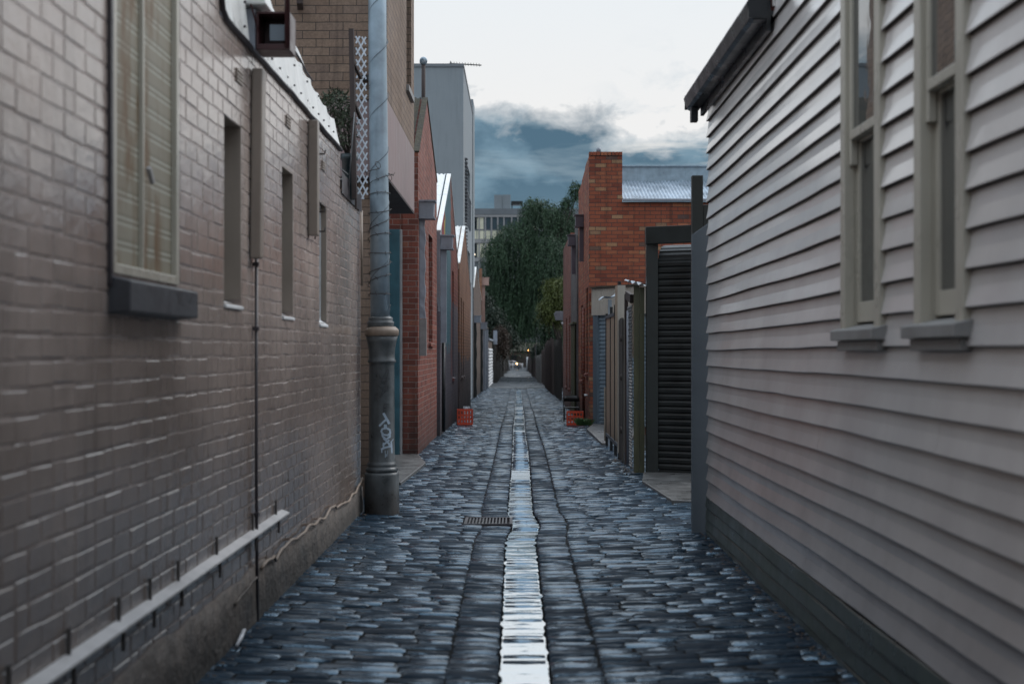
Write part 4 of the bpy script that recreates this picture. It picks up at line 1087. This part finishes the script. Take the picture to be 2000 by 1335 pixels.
for i in range(n+1):
    u = Lg*i/n; o = .012*math.cos(u/.075*2*math.pi); vs += [gpt(u,.03+o,2.36),gpt(u,.03+o,2.94)]
for i in range(n): fs.append((2*i,2*i+2,2*i+3,2*i+1))
m.add(vs, fs, True); obj('fascia', m, M['cream_rib'], g)
m = MB(); gbox(m,-.03,Lg,-.3,.07,2.942,2.975); obj('roof_edge', m, M['moss_roof'], g)
m = MB(); gbox(m,.02,.19,-.06,.02,-.05,2.38); gbox(m,Lg-.15,Lg,-.06,.02,-.05,2.38); objs('jamb', m, M['blue_steel'], g, .004)
m = MB(); zz = .03; vs = []; fs = []; pr = []
while zz < 2.34: pr += [(-.06,zz),(-.035,zz+.012),(-.035,zz+.06),(-.06,zz+.075)]; zz += .085
for u in (.19, Lg-.15): vs += [gpt(u,o,z) for o,z in pr]
for i in range(len(pr)-1): fs.append((i, len(pr)+i, len(pr)+i+1, i+1))
m.add(vs, fs); obj('roller_door', m, M['galv'], g)

# ------------------------------------------------------------------ red brick building on the right
XB = 1.545
b = thing('brick_building', 'orange-red brick building with tall corner pier and corrugated iron roof on the right', 'building', (3, 33, 0))
m = MB(); m.box(XB,9,31,36.4,-.6,4.84)
w = obj('wall', m, M['red_brick'], b); cut(w, [(XB-.1,XB+.16,31.5,32.2,1.1,3.0),(XB-.1,XB+.16,34.0,34.8,.9,2.7)])
for a,c,zb,zt in ((31.5,32.2,1.1,3.0),(34.0,34.8,.9,2.7)):
    m = MB(); m.box(XB+.14,XB+.155,a,c,zb,zt); wo = obj('window', m, M['dark_glass'], b)
    m = MB(); m.prism_y([(XB+.13,zb+.03),(XB-.06,zb-.02),(XB-.06,zb-.08),(XB+.13,zb-.08)], a-.04, c+.04); obj('sill', m, M['dark_red_brick'], wo, .004)
m = MB(); m.prism_x([(31,4.842),(36.4,4.842),(36.4,5.66),(34.6,5.66),(34.4,5.72),(32.9,5.78),(32.7,5.84),(31,5.84)], XB, XB+.23); obj('parapet', m, M['red_brick'], b)
m = MB(); m.box(XB+.231,2.27,31,31.23,4.843,5.84); obj('pier', m, M['red_brick'], b)
m = MB()
x = XB
while x < 2.26: m.box(x+.003,min(x+.078,2.272),30.985,31.24,5.842,5.93); x += .081
obj('coping', m, M['red_brick'], b, .004)
m = MB(); cnt = 70; m.sheet((2.275,30.93,4.87),(5.6,0,0),(0,2.1,.66),cnt*6,4,lambda a,b_: .018*math.sin(a*2*math.pi*cnt)); obj('roof', m, M['roof_iron'], b)
m = MB(); m.box(2.275,7.9,30.90,30.97,4.845,4.90); obj('gutter', m, M['grey_metal'], b, .004)
m = MB(); m.box(2.275,8,33.02,33.1,5.5,5.86); m.box(2.275,8,32.98,33.14,5.862,5.9); obj('ridge_flashing', m, M['galv'], b, .004)
m = MB(); m.lathe([(.05,5.93),(.05,6.0),(.035,6.03)], 1.76, 31.1, 12); obj('vent_cap', m, M['grey_metal'], b)
rainhead(b, XB, -1, 33.4, 4.80, .2, .27, M['purple_metal'], 3.7, .1)
m = MB(); m.tube([(XB-.01,31.3,.62),(XB-.09,31.3,.62)], .025, 8); obj('pipe_stub', m, M['white_slat'], b)
m = MB(); m.tube([(XB-.03,33.0,0),(XB-.03,33.0,2.6)], .03, 8); obj('downpipe', m, M['dark_red_brick'], b)
b = thing('brick_outbuilding', 'dark red brick outbuilding with grey block section and brown timber gate on the right', 'outbuilding', (3, 42, 0))
m = MB(); m.box(1.50,7,36.42,40.4,-.6,4.55); obj('block_wall', m, M['block'], b)
m = MB(); m.box(1.495,7,40.4,47.2,-.8,4.95); w = obj('wall', m, M['dark_red_brick'], b); cut(w, [(1.4,1.64,41.0,41.7,.5,2.6),(1.4,1.64,43.4,44.4,.5,2.6)])
for a,c in ((41.0,41.7),(43.4,44.4)):
    m = MB(); m.box(1.62,1.635,a,c,.5,2.6); wo = obj('window', m, M['dark_glass'], b)
    m = MB(); m.box(1.44,1.62,a-.04,c+.04,.42,.498); obj('sill', m, M['dark_red_brick'], wo)
m = MB(); m.prism_x([(36.5,4.552),(38.3,4.552),(38.2,4.9),(37.8,5.15),(37.0,5.15),(36.6,4.9)], 1.52, 2.1); obj('chimney_hood', m, M['block'], b)
rainhead(b, 1.50, -1, 37.0, 4.62, .2, .26, M['purple_metal'], 3.6, .1)
m = MB()
for k in range(16): m.box(1.44+.004*(k%2),1.47+.004*(k%2),36.6+.15*k,36.745+.15*k,-.1,2.28)
m.box(1.40,1.495,36.55,39.05,2.285,2.34)
obj('timber_gate', m, M['olive_timber'], b, .003)

# ------------------------------------------------------------------ far fences and sheds
def fence(name, label, side, X, y0, y1, h, mat, wd=.14, postmat=None, cat='fence', topvar=.09, seed=0):
    rnd = random.Random(seed+int(y0)); t = thing(name, label, cat, (side*X, (y0+y1)/2, gz((y0+y1)/2)))
    m = MB(); y = y0
    while y < y1-.02:
        zt = gz(y)+h+rnd.uniform(-topvar,topvar); x = side*(X+rnd.uniform(-.012,.012)); m.box(x-.012,x+.012,y,min(y1,y+wd-.008),gz(y)-.25,zt); y += wd
    obj('palings', m, mat, t)
    y = y0
    while y <= y1:
        m = MB(); x = side*(X-.055); m.box(x-.04,x+.04,y-.05,y+.05,gz(y)-.3,gz(y)+h+.06+rnd.uniform(0,.12)); obj('post', m, postmat or mat, t); y += max(2.4,(y1-y0)/6)
    return t
def shed(name, label, side, X, y0, y1, h, wall, roof, cat='shed', depth=4):
    t = thing(name, label, cat, (side*(X+1), (y0+y1)/2, gz(y0)))
    m = MB(); m.box(min(side*X,side*(X+depth)),max(side*X,side*(X+depth)),y0,y1,gz(y1)-.4,gz(y0)+h); obj('wall', m, wall, t)
    m = MB(); m.prism_y([(side*(X-.08),gz(y0)+h+.004),(side*(X-.08),gz(y0)+h+.08),(side*(X+depth),gz(y0)+h+.55),(side*(X+depth),gz(y0)+h+.004)], y0-.1, y1+.1); obj('roof', m, roof, t)
    return t
s = shed('timber_shed', 'brown timber shed with white gutter box past the dark red brick outbuilding', 1, 1.62, 47.6, 51.6, 2.75, M['brown_timber'], M['moss_roof'])
m = MB(); m.prism_y([(1.62,2.62),(1.62,2.92),(1.26,2.92),(1.20,2.84),(1.26,2.62)], 47.55, 47.9); obj('gutter_box', m, M['grey_metal'], s, .006)
m = MB(); m.tube([(1.45,47.5,2.50),(1.64,47.5,2.52)], .05, 8); obj('pipe', m, M['white_slat'], s)
fence('paling_fence', 'grey weathered paling fence beyond the timber shed on the right', 1, 1.58, 51.8, 60, 2.15, M['old_timber'], seed=2)
fence('paling_fence', 'dark brown paling fence in the middle distance on the right', 1, 1.52, 60.2, 76, 2.3, M['brown_timber'], seed=3)
fence('paling_fence', 'pale grey low paling fence below the far street tree on the right', 1, 1.55, 92, 118, 1.75, M['pale_timber'], .2, seed=5)
fence('paling_fence', 'dark old paling fence with uneven boards behind the brown one on the right', 1, 1.60, 76.2, 91.8, 2.05, M['old_timber'], .16, M['brown_timber'], seed=4)
fence('sheet_fence', 'teal-grey tall sheet fence near the far end on the right', 1, 1.50, 119, 160, 2.7, M['teal_fence'], .3, M['brown_timber'], topvar=.02, seed=6)
fence('paling_fence', 'farthest dark paling fence on the right before the street', 1, 1.55, 161, 262, 1.9, M['brown_timber'], .4, seed=7)
s = shed('timber_shed', 'dark timber shed with grey pier behind the brown brick outbuilding on the left', -1, 1.72, 67, 79, 3.1, M['brown_timber'], M['moss_roof'])
m = MB(); m.box(-1.72,-1.60,70,70.5,-.8,2.6); m.box(-1.72,-1.58,74.5,75,-.8,2.7); objs('pier', m, M['grey_metal'], s)
g = thing('garage', 'small garage with white slatted roller door far along on the left', 'garage', (-2.5, 85, gz(85)))
m = MB(); m.box(-6,-1.68,79.3,92,-1.2,2.2); obj('wall', m, M['brown_brick'], g)
m = MB(); zz = gz(92)-.02
while zz < 1.75: m.prism_y([(-1.68,zz),(-1.62,zz+.015),(-1.62,zz+.10),(-1.68,zz+.16)], 79.8, 91.3); zz += .19
obj('roller_door', m, M['white_slat'], g)
m = MB(); m.box(-6,-1.6,79.2,92.1,2.202,2.3); m.box(-1.6,-1.35,91.6,92,2.0,2.9); obj('roof', m, M['grey_metal'], g)
fence('paling_fence', 'brown capped paling fence after the white roller door on the left', -1, 1.6, 92.3, 122, 2.35, M['brown_timber'], .2, M['old_timber'], seed=8)
fence('paling_fence', 'farthest dark paling fence on the left under the overhanging trees', -1, 1.6, 122.3, 262, 2.0, M['old_timber'], .4, seed=9)

# ------------------------------------------------------------------ crates, chair, weeds, litter
def make_crate(w, d, h_):
    me_m = MB(); t_ = .011
    for s in (0,1):
        for z in (0,.33,.62,1):                                   # horizontal bands
            zc = z*(h_-.03)+.015; bw = .036 if z in (0,1) else .026
            me_m.box(-w/2,w/2,-d/2+s*(d-t_),-d/2+s*(d-t_)+t_,zc-bw/2,zc+bw/2)
            me_m.box(-w/2+s*(w-t_)-.0008,-w/2+s*(w-t_)+t_+.0008,-d/2+t_,d/2-t_,zc-bw/2,zc+bw/2)
        for k in range(6):
            q = k/5
            x = -w/2+.012+(w-.024)*q; me_m.box(x-.014,x+.014,-d/2+s*(d-t_)+(.0015 if s == 0 else -.0015)-.0008,-d/2+s*(d-t_)+t_+(.0015 if s == 0 else -.0015),.016,h_-.016)
            y = -d/2+.012+(d-.024)*q; me_m.box(-w/2+s*(w-t_)+.001,-w/2+s*(w-t_)+t_-.001,y-.014,y+.014,.016,h_-.016)
    body = me_m
    bt = MB()
    for k in range(8):
        q = (k+.5)/8; bt.box(-w/2+t_,w/2-t_,-d/2+d*q-.006,-d/2+d*q+.006,.008,.016); bt.box(-w/2+w*q-.006,-w/2+w*q+.006,-d/2+t_,d/2-t_,.0165,.023)
    return body, bt
def crate(x, y, rz, label, w=.34, d=.34, h_=.31, hi=True):
    z = prof(x, y)+.014
    t = thing('milk_crate', label, 'crate', (x,y,z), 'red milk crates on the cobbles'); t.rotation_euler.z = rz
    bd, bt = make_crate(w, d, h_)
    for nm, mb in (('basket', bd), ('bottom', bt)):
        o = obj(nm, mb, M['crate'], None); o.parent = t
    return t
crate(-1.20, 32.0, .08, 'red plastic milk crate by the brick wall on the left of the gutter', .35, .33, .34)
crate(1.27, 31.75, -.05, 'red plastic milk crate in front of the black folding chair', .37, .33, .30)
c = thing('folding_chair', 'small black folding chair behind the red crate by the right wall', 'chair', (1.22,32.5,.0))
m = MB()
for s in (-1,1):
    X0 = 1.22+s*.18
    m.tube([(X0-.0,32.30,-.01),(X0,32.46,.26),(X0,32.56,.42),(X0,32.6,.50)], .011, 8); m.tube([(X0-s*.02,32.66,-.01),(X0-s*.02,32.50,.22),(X0-s*.02,32.36,.31)], .010, 8)
m.tube([(1.04,32.34,.05),(1.40,32.34,.05)], .008, 6); m.tube([(1.06,32.62,.05),(1.38,32.62,.05)], .008, 6)
obj('frame', m, M['black'], c)
m = MB(); vs=[]; fs=[]; n=16
for i in range(n+1):
    a = -1+2*i/n; x = 1.22+.185*a; y = 32.56+.03*(1-a*a); zt = .575-.05*abs(a)**6
    vs += [(x,y,.44),(x,y,zt),(x,y+.015,zt),(x,y+.015,.44)]
for i in range(n):
    for k in range(4): fs.append((i*4+k,i*4+(k+1)%4,i*4+4+(k+1)%4,i*4+4+k))
fs += [(0,1,2,3),(n*4+3,n*4+2,n*4+1,n*4)]
m.add(vs, fs, True); obj('backrest', m, M['black'], c)
m = MB(); m.box(1.055,1.385,32.27,32.58,.295,.318); obj('seat', m, M['black'], c, .006)
rnd = random.Random(4)
t = thing('weed', 'clump of green weeds at the foot of the red brick corner', 'weed', (1.42,30.6,.0))
m = MB()
for k in range(170):
    a = rnd.uniform(0,6.28); r = rnd.uniform(0,.13); x, y = 1.42+r*math.cos(a)*1.2, 30.6+r*math.sin(a); z0 = 0; hh = rnd.uniform(.05,.16); w_ = rnd.uniform(.01,.022)
    dx, dy = math.cos(a)*hh*.6, math.sin(a)*hh*.6; m.add([(x-w_,y,z0),(x+w_,y,z0),(x+dx+w_*.8,y+dy,z0+hh*.8),(x+dx*1.4,y+dy*1.4,z0+hh)], [(0,1,2,3)])
obj('leaves', m, M['leaf_weed'], t)
m = MB(); rnd = random.Random(9)
def leafbit(x, y, s, lift=.012):
    a = rnd.uniform(0,6.28); z = prof(x,y)+lift; c_, s_ = math.cos(a)*s, math.sin(a)*s
    m.add([(x-c_,y-s_,z+rnd.uniform(0,.01)),(x+s_*.5,y-c_*.5,z+.004),(x+c_,y+s_,z+rnd.uniform(0,.014)),(x-s_*.5,y+c_*.5,z+.002)], [(0,1,2,3)])
for _ in range(260): y = rnd.uniform(5,12.5); leafbit(1.60-abs(rnd.gauss(0,.035)), y, rnd.uniform(.008,.022))
for _ in range(150): y = rnd.uniform(5,14); leafbit(-1.51+abs(rnd.gauss(0,.03)), y, rnd.uniform(.006,.018))
for _ in range(120): y = rnd.uniform(18.5,21); leafbit(1.45+rnd.gauss(0,.06), y, rnd.uniform(.015,.04))
for _ in range(28): y = rnd.uniform(16,30); leafbit(rnd.gauss(.05,.22), y, rnd.uniform(.02,.04), .018)
for _ in range(110): leafbit(rnd.uniform(-1.5,1.5), rnd.uniform(7,40), rnd.uniform(.008,.022), .016)
o = obj('leaf_litter', m, M['litter']); tag(o, 'small brown fallen leaves scattered along the wall bases and gutter', 'leaves', None, 'stuff')
m = MB(); m.tube([(-1.50,7.58,.03),(-1.505,7.72,.045),(-1.515,7.86,.055),(-1.52,7.92,.05)], [.008,.013,.012,.006], 8); single('litter_strip', m, M['bag'], 'small white plastic strip lying on the cobbles at the left wall base', 'litter')
m = MB(); m.sheet((-1.27,32.75,.02),(.16,.05,0),(0,.02,.30),10,10,lambda a,b_: .05*mnoise.noise(Vector((a*3,b_*3,0)))+.02*mnoise.noise(Vector((a*9,b_*9,0)))); single('plastic_bag', m, M['bag'], 'crumpled pale plastic bag standing behind the left red crate', 'bag')
m = MB()
for (px_, py_) in ((1077,905),): pass

# ------------------------------------------------------------------ trees
def weeping_tree(name, label, lobes, Y, mat, n_strand, n_core, trunk, seed, ls=.22, dr=(.8,2.6), depth=3.0):
    rnd = random.Random(seed); t = thing(name, label, 'tree', (trunk[0][0], trunk[0][1], trunk[0][2]))
    m = MB()
    tot = sum(rx*ry for _,_,rx,ry,_ in lobes)
    for (px, py, rx, ry, dy) in lobes:
        cx, cz = at(px, py, Y+dy); ax_, az2 = rx/F*(Y+dy), ry/F*(Y+dy); share = rx*ry/tot
        dd = min(depth, ax_*1.1)
        for _ in range(int(n_core*share)):
            while True:
                u = Vector((rnd.uniform(-1,1),rnd.uniform(-1,1),rnd.uniform(-1,1)))
                if u.length < 1: break
            p = Vector((cx+u.x*ax_*.86, Y+dy+u.y*dd*.86, cz+u.z*az2*.84)); s = ls*rnd.uniform(1.0,2.2)
            d = Vector((rnd.gauss(0,.6),rnd.gauss(0,.6),rnd.gauss(-.6,.6))).normalized(); e = d.cross(Vector((rnd.gauss(0,1),rnd.gauss(0,1),.1))).normalized()
            m.add([p, p+d*s*.5+e*s*.22, p+d*s, p+d*s*.5-e*s*.22], [(0,1,2,3)])
        for _ in range(int(n_strand*share)):
            u = Vector((rnd.gauss(0,1),rnd.gauss(0,1),rnd.gauss(.25,1))).normalized()*rnd.uniform(.55,1.06)
            p = Vector((cx+u.x*ax_, Y+dy+u.y*dd, cz+u.z*az2)); L = rnd.uniform(*dr)
            sw = Vector((rnd.gauss(0,.06),rnd.gauss(0,.06),0)); k = int(L/(ls*.55)); d = Vector((u.x*.5,u.y*.5,.25))
            for q in range(k):
                d = (d + Vector((0,0,-.35))).normalized(); p = p + d*ls*.55 + sw*.15
                s = ls*rnd.uniform(.7,1.2); l = (d + Vector((rnd.gauss(0,.55),rnd.gauss(0,.55),rnd.gauss(-.2,.3)))).normalized(); e = l.cross(Vector((rnd.gauss(0,1),rnd.gauss(0,1),rnd.gauss(0,.3)))).normalized()
                m.add([p, p+l*s*.5+e*s*.16, p+l*s, p+l*s*.5-e*s*.16], [(0,1,2,3)])
    obj('crown', m, mat, t)
    m = MB(); m.tube(trunk, [.32*(1-.75*i/(len(trunk)-1))*(Y/140) for i in range(len(trunk))], 10)
    top = Vector(trunk[-2]); 
    for (px, py, rx, ry, dy) in lobes:
        cx, cz = at(px, py, Y+dy); e = Vector((cx, Y+dy, cz)); mid = (top+e)/2 + Vector((0,0,.06*(e-top).length))
        m.tube([top-Vector((0,0,.4)), mid, e], [.13*Y/140,.08*Y/140,.03*Y/140], 6)
    obj('trunk', m, M['bark'], t)
    return t
g140 = gz(140)
weeping_tree('weeping_tree', 'huge dark weeping tree hanging over the far end of the alley', [
    (1062,430,46,48,1),(1010,470,48,48,0),(968,500,26,50,-2),(1000,560,60,70,0),(1070,520,60,75,-1),(1050,605,66,62,0),(980,600,40,66,1),(1014,642,36,30,0),(1100,440,28,45,2),(1120,372,8,24,1),(1106,398,13,18,1),(1085,660,34,30,1),(965,570,26,60,2),(1040,405,22,24,0),(1125,500,30,80,3),(1130,375,10,20,1)],
    140, M['leaf_dark'], 6500, 30000, [(3.2,140,g140-.3),(3.1,140,1.5),(2.9,140,4.5),(2.6,140,7.5),(2.4,140,9)], 11, .18)
weeping_tree('street_tree', 'deep green rounded tree overhanging the left fence below the weeping tree', [(962,640,22,50,0),(983,650,20,34,1),(948,620,18,60,2),(994,664,16,20,0),(968,680,12,24,-1)], 118, M['leaf_deep'], 900, 5000, [(-2.6,118,gz(118)-.3),(-2.6,118,1.2),(-2.5,118,2.5),(-2.4,118,3.4)], 12, .2, (.4,1.2), 2.0)
weeping_tree('olive_tree', 'yellow-olive bushy tree above the right-hand fences', [(1082,570,24,34,0),(1072,610,22,30,0),(1092,600,24,46,0),(1105,560,22,30,1),(1064,600,12,16,-.5)], 76, M['leaf_olive'], 1100, 6500, [(2.5,76,gz(76)-.3),(2.4,76,1.2),(2.2,76,2.2),(2.0,76,3.2)], 13, .10, (.15,.5), 1.4)
weeping_tree('bush', 'rusty brown creeper bush hanging over the far left fence', [(982,664,10,26,0),(976,650,9,22,0),(985,684,6,16,1)], 98, M['leaf_rust'], 350, 1800, [(-1.9,98,gz(98)-.3),(-1.85,98,.4),(-1.6,98,1.2),(-1.3,98,2)], 14, .12, (.3,.8), .8)
weeping_tree('hedge_bush', 'dark round bush behind the pale far fence on the right', [(1048,688,10,11,0),(1052,680,9,10,0)], 125, M['leaf_deep'], 150, 900, [(2.1,125,gz(125)-.3),(2.1,125,.3),(2.0,125,.9),(1.9,125,1.4)], 15, .14, (.2,.5), .8)

# ------------------------------------------------------------------ office block far behind
YO = 335
def OX(p): return at(p,0,YO)[0]
def OZ(p): return at(0,p,YO)[1]
t = thing('office_block', 'pale multi-storey office block with white window bands behind the weeping tree', 'building', (0, YO+8, gz(250)))
x0, x1 = OX(860), OX(1130)
m = MB(); m.box(x0,x1,YO,YO+22,-5,OZ(419)); obj('wall', m, M['tower_dark'], t)
m = MB(); m.box(x0-.2,x1+.2,YO-.5,YO+22.2,OZ(418.6),OZ(407)); obj('parapet', m, M['tower_dark'], t)
m = MB(); m.box(x0-.1,x1+.1,YO-.42,YO-.004,OZ(423.5),OZ(418.9)); 
for p in (470,506,546,588,630): m.box(x0-.1,x1+.1,YO-.42,YO-.004,OZ(p+4),OZ(p-3))
obj('spandrel', m, M['pale_trim'], t)
m = MB(); p = 862
while p < 1130:
    m.box(OX(p),OX(p+2.6),YO-.40,YO-.02,-3,OZ(424)); p += 15.2 if int(p)%2 else 12.1
obj('mullions', m, M['pale_trim'], t)
rnd = random.Random(8)
refl_tint = surf('painted_reflection_pane', (.80,.76,.58), .2, .2, .3, 0, 0)  # pale warm reflection put into the pane's own colour
for (ya,yb) in ((424,447),(450,466),(475,502)):
    p = 905
    while p < 1040:
        m = MB(); m.box(OX(p+.4),OX(p+12.6),YO-.06,YO-.03,OZ(yb),OZ(ya)); obj('window', m, rnd.choice([M['office_glass'],M['office_glass'],M['dark_glass'],refl_tint]), t); p += 13.3
m = MB(); m.box(OX(965),OX(980.5),YO+1,YO+6,OZ(407)+.01,OZ(379)); m.box(OX(981),OX(997),YO+1.2,YO+6,OZ(407)+.01,OZ(378.5)); obj('plant_room', m, M['tower'], t)
m = MB()
for p in (999,1019): m.box(OX(p),OX(p+2),YO+2,YO+3,OZ(407),OZ(392))
m.box(OX(998),OX(1021),YO+1.8,YO+5,OZ(397),OZ(390.5)); obj('roof_frame', m, M['black'], t)

# ------------------------------------------------------------------ street at the end: car, bollards, lamps, house
ze = gz(274)
b = thing('brick_house', 'dark low brick house with pale roof across the street at the alley end', 'house', (0, 300, ze))
m = MB(); m.box(-16,14,298,306,ze-.3,ze+3.4); obj('wall', m, M['brown_brick'], b)
m = MB(); m.prism_x([(297.3,ze+3.4),(302,ze+5.2),(306.6,ze+3.4)], -16.3, 14.3); obj('roof', m, M['moss_roof'], b)
for x in (-6,-1.5,4):
    m = MB(); m.box(x,x+1.4,297.93,297.99,ze+1.0,ze+2.5); obj('window', m, M['dark_glass'], b)
car = thing('parked_car', 'pale silver hatchback parked across the far end of the alley', 'car', (-1.3,283,ze))
cx0 = -3.1; zc = ze+.04
prof2 = [(0,.35),(.02,.62),(.10,.88),(.5,.98),(1.05,1.38),(1.5,1.47),(2.4,1.45),(3.05,1.05),(3.75,.90),(4.0,.72),(4.03,.38),(3.7,.22),(.3,.22)]
m = MB(); n = len(prof2); vs = []
for (s, y) in ((.84,282.1),(1,282.35),(1,283.7),(.84,283.95)):
    for (x, z) in prof2: vs.append((cx0+2+(x-2)*(1 if s == 1 else .985), y + ((283-y)*.35 if z > 1.1 else 0), zc+z))
fs = [tuple(range(n)), tuple(range(4*n-1,3*n-1,-1))]
for r_ in range(3):
    for i in range(n): j = (i+1)%n; fs.append((r_*n+i,(r_+1)*n+i,(r_+1)*n+j,r_*n+j))
m.add(vs, fs, True); carpaint = surf('silver_car_paint', (.24,.215,.215), .3, .05, 3, 0, 0, coat=.6)
bodyo = obj('body', m, carpaint, car)
m = MB(); m.add([(cx0+.75,282.14,zc+.99),(cx0+1.15,282.38,zc+1.34),(cx0+2.35,282.38,zc+1.36),(cx0+2.85,282.16,zc+1.02)], [(0,1,2,3)]); obj('side_window', m, M['dark_glass'], car)
for wxp in (.78,3.22):
    for yy in (282.08,283.72):
        w = MB(); w.lathe([(.18,0),(.31,.0),(.32,.04),(.32,.18),(.31,.22),(.18,.22)], 0, 0, 20)
        w.v = [(cx0+wxp+a, yy+c_, zc+.28+b_) for a,b_,c_ in w.v]; wo = obj('wheel', w, M['black'], car)
        w = MB(); w.lathe([(.02,.01),(.17,-.012),(.17,.02)], 0, 0, 16); w.v = [(cx0+wxp+a, yy+c_, zc+.28+b_) for a,b_,c_ in w.v]; obj('rim', w, M['grey_metal'], wo)
m = MB(); m.box(cx0+3.85,cx0+4.02,282.3,282.65,zc+.58,zc+.74); obj('headlight', m, M['glass'], car)
for x, lab in ((-1.0,'white bollard at the alley mouth, left one of the two'),(.82,'white bollard at the alley mouth, right one of the two')):
    m = MB(); m.lathe([(.09,ze-.2),(.09,ze+1.0),(.07,ze+1.1),(.02,ze+1.14)], x, 269, 14); single('bollard', m, M['white_slat'], lab, 'bollard', 'bollards at the alley mouth')
for x, y, hh, lab in ((-1.35,215,1.5,'pale guard post standing by the far left fence'),(1.3,205,2.0,'pale guard post standing by the far right fence')):
    m = MB(); m.lathe([(.12,gz(y)-.1),(.12,gz(y)+hh),(.08,gz(y)+hh+.06)], x, y, 14); single('guard_post', m, M['white_slat'], lab, 'post', 'guard posts along the far fences')
def lamp(label, x, y, zl, r, mat, arm, base):
    t = thing('street_lamp', label, 'street lamp', (x+arm, y, base))
    m = MB(); m.tube([(x+arm,y,base-.2),(x+arm,y,zl+.1),(x+arm*.5,y,zl+.25),(x,y,zl+.2)], .05, 8); obj('pole', m, M['black'], t)
    m = MB(); m.lathe([(r*1.2,zl+.06),(r*.9,zl+.16),(.03,zl+.22)], x, y, 14); obj('hood', m, M['black'], t)
    m = MB(); m.lathe([(r*.3,zl-r),(r*.85,zl-r*.5),(r,zl),(r*.8,zl+.055)], x, y, 14); obj('bulb', m, mat, t)
X,Z = at(1009.5,709,258); lamp('low lit lamp post glowing yellow in the middle of the alley end', X, 258, Z, .14, M['lamp_warm'], .35, gz(258))
X,Z = at(1031.5,683,190); lamp('orange lit lamp above the far right fence', X, 190, Z, .09, M['lamp_orange'], .5, gz(190))
X,Z = at(925,496,120); lamp('tall street lamp with pale warm light beside the grey tower', X, 120, Z, .14, M['lamp_white'], -.9, gz(120))

# ------------------------------------------------------------------ render settings
sc.render.engine = 'CYCLES'
sc.view_settings.view_transform = 'Standard'; sc.view_settings.look = 'None'; sc.view_settings.exposure = 0; sc.view_settings.gamma = 1
sc.cycles.use_denoising = True
sc.cycles.max_bounces = 6; sc.cycles.diffuse_bounces = 4; sc.cycles.glossy_bounces = 3
sc.render.resolution_x = 1024; sc.render.resolution_y = 683
